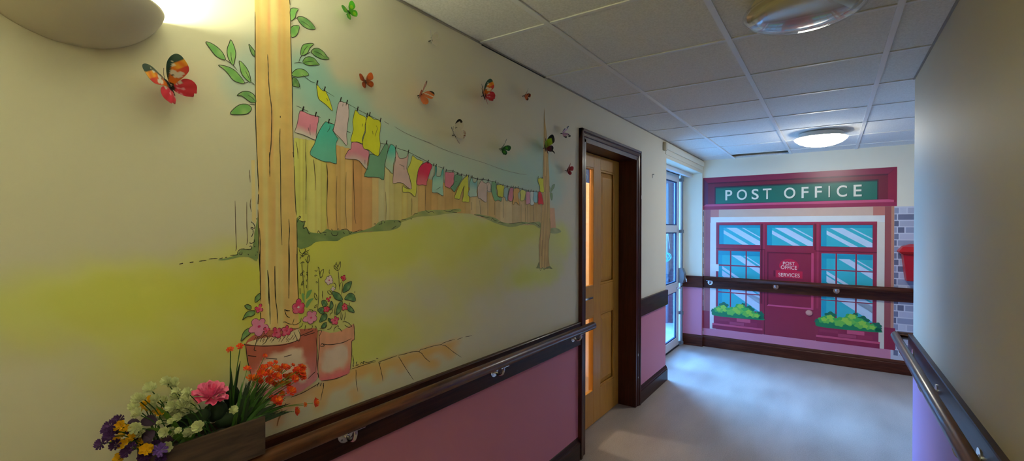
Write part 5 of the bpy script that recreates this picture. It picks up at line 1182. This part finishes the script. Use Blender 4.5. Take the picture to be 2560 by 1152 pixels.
me_cream = petal_mesh('cream_blossom', 6, [(1, .7, 6, 0), (.9, 1.2, 6, 0), (.65, 1.9, 5, 0), (.4, 3., 4, 0)], [fm['petal_cream']], ruff=.16, seed=1)
me_yel = petal_mesh('yellow_blossom', 6, [(1, .5, 6, 0), (.8, .9, 5, 0), (.5, 1.6, 4, 0)], [fm['petal_yellow']], seed=2)
me_pur = petal_mesh('purple_blossom', 6, [(1, .3, 9, 0), (.8, .8, 8, 0), (.5, 1.5, 5, 0)], [fm['petal_purple']], ruff=.2, seed=3)
me_vio = petal_mesh('violet_blossom', 6, [(1, .3, 9, 0), (.8, .8, 8, 0), (.5, 1.5, 5, 0)], [fm['petal_violet']], ruff=.2, seed=4)
me_rose = petal_mesh('rose', 6, [(1.1, .12, 6, 1), (1.0, .35, 6, 0), (.85, .65, 6, 0), (.66, 1.05, 5, 0), (.45, 1.7, 4, 0), (.25, 3.0, 3, 1)], [fm['petal_pink'], fm['petal_deep']], ruff=.1, seed=5)
me_or = petal_mesh('orange_blossom', 6, [(1, .4, 5, 0), (.8, .9, 5, 0), (.5, 1.8, 4, 1)], [fm['petal_orange'], fm['petal_amber']], ruff=.15, seed=6)
me_am = petal_mesh('amber_blossom', 6, [(1, .4, 5, 0), (.8, .9, 5, 0), (.5, 1.8, 4, 0)], [fm['petal_amber']], ruff=.15, seed=7)
VC = Vector(CAM)
def bloom(parent, me, cx, cy, rpx, depth, base, stem=True, smat='leaf_green', name='blossom', cr='q', sr=.0011, face=None):
    X_, Y_ = px(cr, "%f,%f" % (cx, cy))[0]; p = Vector(onX(X_, Y_, depth)); dist = (p-VC).dot(Vector(FWD)); R = rpx/CR[cr][2]*dist/F*1.28
    base = Vector(base); up_ = (p-base).normalized()
    nrm = (Vector(face) if face else (up_*.7+Vector((.5, -.25, .25))+Vector(rng.uniform(-.25, .25, 3)))).normalized()
    q = nrm.to_track_quat('Z', 'Y'); mw = Matrix.Translation(p) @ q.to_matrix().to_4x4() @ Matrix.Rotation(rng.uniform(0, 6), 4, 'Z') @ Matrix.Diagonal((R, R, R, 1))
    o = bpy.data.objects.new(name, me); COL.objects.link(o); o.parent = parent; o.matrix_parent_inverse = parent.matrix_basis.inverted(); o.matrix_basis = mw
    if stem:
        b2 = bmesh.new(); mid = base.lerp(p, .55)+Vector((.0, 0, .018)); tube(b2, smooth([base, mid, p-nrm*R*.2], False, 4), sr, n=6, cap=False); bmobj('stem', b2, fm[smat], parent, smooth=True)
    return o
def blade(bm_, a, b, w, droop=.01, fold=.25, n=7):
    a, b = Vector(a), Vector(b); d = (b-a); s_ = d.cross(Vector((.8, -.5, .3))).normalized(); L, C_, R = [], [], []
    for i in range(n+1):
        t = i/n; p = a+d*t+Vector((0, 0, droop*4*t*(1-t))); ww = w*max(.06, (math.sin(PI*min(1, t*.85+.12)))); up_ = s_.cross(d.normalized())
        L.append(bm_.verts.new(p-s_*ww)); C_.append(bm_.verts.new(p+up_*ww*fold)); R.append(bm_.verts.new(p+s_*ww))
    for i in range(n): bm_.faces.new((L[i], C_[i], C_[i+1], L[i+1])); bm_.faces.new((C_[i], R[i], R[i+1], C_[i+1]))
def P3(cx, cy, depth, cr='q'):
    X_, Y_ = px(cr, "%f,%f" % (cx, cy))[0]; return Vector(onX(X_, Y_, depth))
def bunch(name, label, loc): return empty(name, loc, label, 'artificial flowers', 'artificial flowers in the wooden trough')
def ps(s_): return [tuple(map(float, t.split(','))) for t in s_.split()]
zb = TZ1-.02
g1 = bunch('cream_flower_bunch', 'cream white artificial blossoms on green stems in the left half of the trough', (.06, .5, zb))
for (x, y, r) in ps("805,430,38 870,445,42 655,495,46 545,590,44 590,580,30 500,660,38 895,520,30 1000,530,36 905,570,46 985,590,36 700,590,36 780,595,30 860,655,42 950,650,50 880,710,50 975,700,45 1045,660,42 665,660,36 550,725,42 800,745,36 720,770,20 760,775,20 845,785,24 735,805,20 910,755,32 515,855,44 560,900,42 790,885,38 850,900,42 912,873,24 1025,895,42 1100,840,44 1415,690,32 815,1020,40"):
    d = .075+rng.uniform(-.02, .045)+(.02 if y > 800 else 0); bloom(g1, me_cream, x, y, r, d, (.06+rng.uniform(-.015, .02), min(.6, .43+(x-500)/5200+.02), zb), smat='leaf_green')
b2 = bmesh.new()
for (x, y, w) in ps("700,640,.006 1120,800,.007 620,850,.006 900,1010,.006 1000,920,.005"): blade(b2, (.07, .49, zb), P3(x, y, .10), w)
bmobj('leaf', b2, fm['leaf_fresh'], g1, smooth=True)
g2 = bunch('yellow_flower_bunch', 'golden yellow artificial blossoms spilling out at the left end of the trough', (.06, .44, zb))
for (x, y, r) in ps("620,600,38 600,660,46 740,710,32 375,835,42 410,885,42 340,960,36 400,1000,38 475,940,32 540,990,38 610,1050,45 655,1055,38 375,1115,38 760,600,34 690,690,30 445,855,30 350,1140,32"):
    bloom(g2, me_yel, x, y, r, .08+rng.uniform(-.02, .03), (.06, .43, zb), smat='leaf_green')
g3 = bunch('purple_flower_bunch', 'dark purple artificial blossoms trailing at the far left of the trough', (.06, .42, zb))
for i, (x, y, r) in enumerate(ps("350,780,42 280,830,44 300,880,48 275,925,44 195,995,42 330,1005,42 480,1020,40 430,1070,42 595,1115,46 740,1050,50 770,1105,42 460,880,28 520,935,26 700,1000,34 240,870,34 740,1140,40")):
    bloom(g3, me_vio if i in (6, 9) else me_pur, x, y, r, .09+rng.uniform(-.02, .035), (.06, .42, zb), smat='leaf_green')
b2 = bmesh.new()
for (a, b, c, d, w) in ((560, 790, 730, 800, .012), (620, 860, 640, 1000, .013), (680, 880, 590, 990, .010), (440, 800, 560, 800, .006), (760, 960, 860, 960, .008)): blade(b2, P3(a, b, .08), P3(c, d, .10), w, .004)
bmobj('plum_leaf', b2, fm['leaf_plum'], g3, smooth=True)
g4 = bunch('pink_rose', 'single large pink artificial rose standing in the middle of the trough', (.06, .52, zb))
bloom(g4, me_rose, 1205, 550, 112, .075, (.06, .53, zb), smat='leaf_dark', name='rose_head', face=(.35, .0, .9))
b2 = bmesh.new(); tube(b2, smooth([(.06, .53, zb), (.065, .535, zb+.02), tuple(P3(1205, 600, .07))], False, 4), .003, n=8)
bmobj('stem', b2, fm['leaf_dark'], g4, smooth=True)
for (cx, cy, rx, ry, dd) in ((1250, 700, 115, 95, .070), (1400, 560, 75, 100, .055), (1130, 740, 80, 60, .08), (1020, 790, 130, 70, .07), (880, 860, 120, 60, .075), (1380, 780, 130, 70, .07)):
    b2 = bmesh.new(); c = P3(cx, cy, dd); u = P3(cx+rx, cy-rx*.25, dd+.008)-c; v = P3(cx, cy-ry, dd+.004)-c; nn = 18; nr_ = u.cross(v).normalized()*.006
    cv = b2.verts.new(c+nr_); r1 = [b2.verts.new(c+(u*math.cos(2*PI*k/nn)+v*math.sin(2*PI*k/nn))*.6+nr_*.4) for k in range(nn)]; r2 = [b2.verts.new(c+(u*math.cos(2*PI*k/nn)+v*math.sin(2*PI*k/nn))*(1+.05*math.sin(k*3))-nr_*.6) for k in range(nn)]
    for k in range(nn): b2.faces.new((cv, r1[k], r1[(k+1) % nn])); b2.faces.new((r1[k], r2[k], r2[(k+1) % nn], r1[(k+1) % nn]))
    o = bmobj('leaf', b2, fm['leaf_dark'], g4, smooth=True); md = o.modifiers.new('t', 'SOLIDIFY'); md.thickness = .001
g5 = bunch('orange_flower_bunch', 'bushy orange-red artificial flowers with grassy leaves at the right end of the trough', (.06, .61, zb))
OB = Vector((.062, .605, zb-.01))
cl = "1540,310,26 1705,185,16 1800,245,17 1690,305,30 1750,270,24 1805,305,28 1880,300,32 1960,272,16 2040,300,32 1680,355,32 1740,360,34 1580,405,36 1605,395,28 1650,425,28 1740,420,30 1815,385,34 1890,385,26 1940,385,34 1990,350,34 2035,340,30 2040,385,32 1980,400,26 1785,455,26 1850,450,28 1900,450,30 1940,515,36 1845,540,30 1770,580,24 1805,610,42 2070,635,17 2160,615,32 1985,695,30 2000,320,28 1640,390,24 1910,295,22 1660,330,20 1835,330,22 2055,360,22"
for i, (x, y, r) in enumerate(ps(cl)):
    bloom(g5, me_am if i % 6 == 5 else me_or, x, y, r*1.12, .085+rng.uniform(-.03, .04), OB+Vector(rng.uniform(-.012, .012, 3)), smat='leaf_fresh', sr=.0009)
for (x, y) in ((1388, 132), (1478, 100)):
    bloom(g5, me_or, x, y, 26, .07, OB+Vector((0, -.015, 0)), smat='leaf_green', sr=.0013)
r_ = np.random.default_rng(11)
for k in range(64):
    if k < 4: tgt = [P3(1385, 240, .07), P3(1480, 230, .068), P3(1400, 330, .075), P3(1500, 420, .07)][k]; w = .0045
    else:
        a = r_.uniform(-.1, 1.0); ln = r_.uniform(240, 520); ang_ = math.radians(82-a*84); tgt = P3(1490+ln*math.cos(ang_)*.95, 740-ln*math.sin(ang_)*.75, .075+r_.uniform(-.025, .05)); w = r_.uniform(.0026, .0046)
    b2 = bmesh.new(); blade(b2, OB+Vector((r_.uniform(-.015, .015), r_.uniform(-.02, .02), -.004)), tgt, w, droop=r_.uniform(.002, .012))
    bmobj('grass_leaf', b2, fm['leaf_dark' if k % 3 else 'leaf_green'], g5, smooth=True)

# ================================================================== DAYLIGHT
w = bpy.data.worlds.new('world'); scn.world = w; w.use_nodes = True
bg = w.node_tree.nodes['Background']; bg.inputs[0].default_value = (.10, .38, 1.0, 1); bg.inputs[1].default_value = 9.
sl = bpy.data.lights.new('hazy_sun', 'SUN'); sl.energy = 40; sl.angle = math.radians(55); sl.color = (.22, .52, 1.)
slo = bpy.data.objects.new('hazy_sun', sl); COL.objects.link(slo); slo.rotation_euler = Vector((.70, -.60, -.40)).to_track_quat('-Z', 'Y').to_euler()
pl = bpy.data.lights.new('door_portal', 'AREA'); pl.shape = 'RECTANGLE'; pl.size = 1.5; pl.size_y = 2.15; pl.cycles.is_portal = True
po_ = bpy.data.objects.new('door_portal', pl); COL.objects.link(po_); po_.location = (XO-.08, 5.43, 1.1); po_.rotation_euler = (0, -PI/2, 0)
scn.view_settings.view_transform = 'Standard'; scn.view_settings.look = 'None'; scn.view_settings.gamma = 1; scn.view_settings.use_curve_mapping = False
scn.view_settings.exposure = 0.0
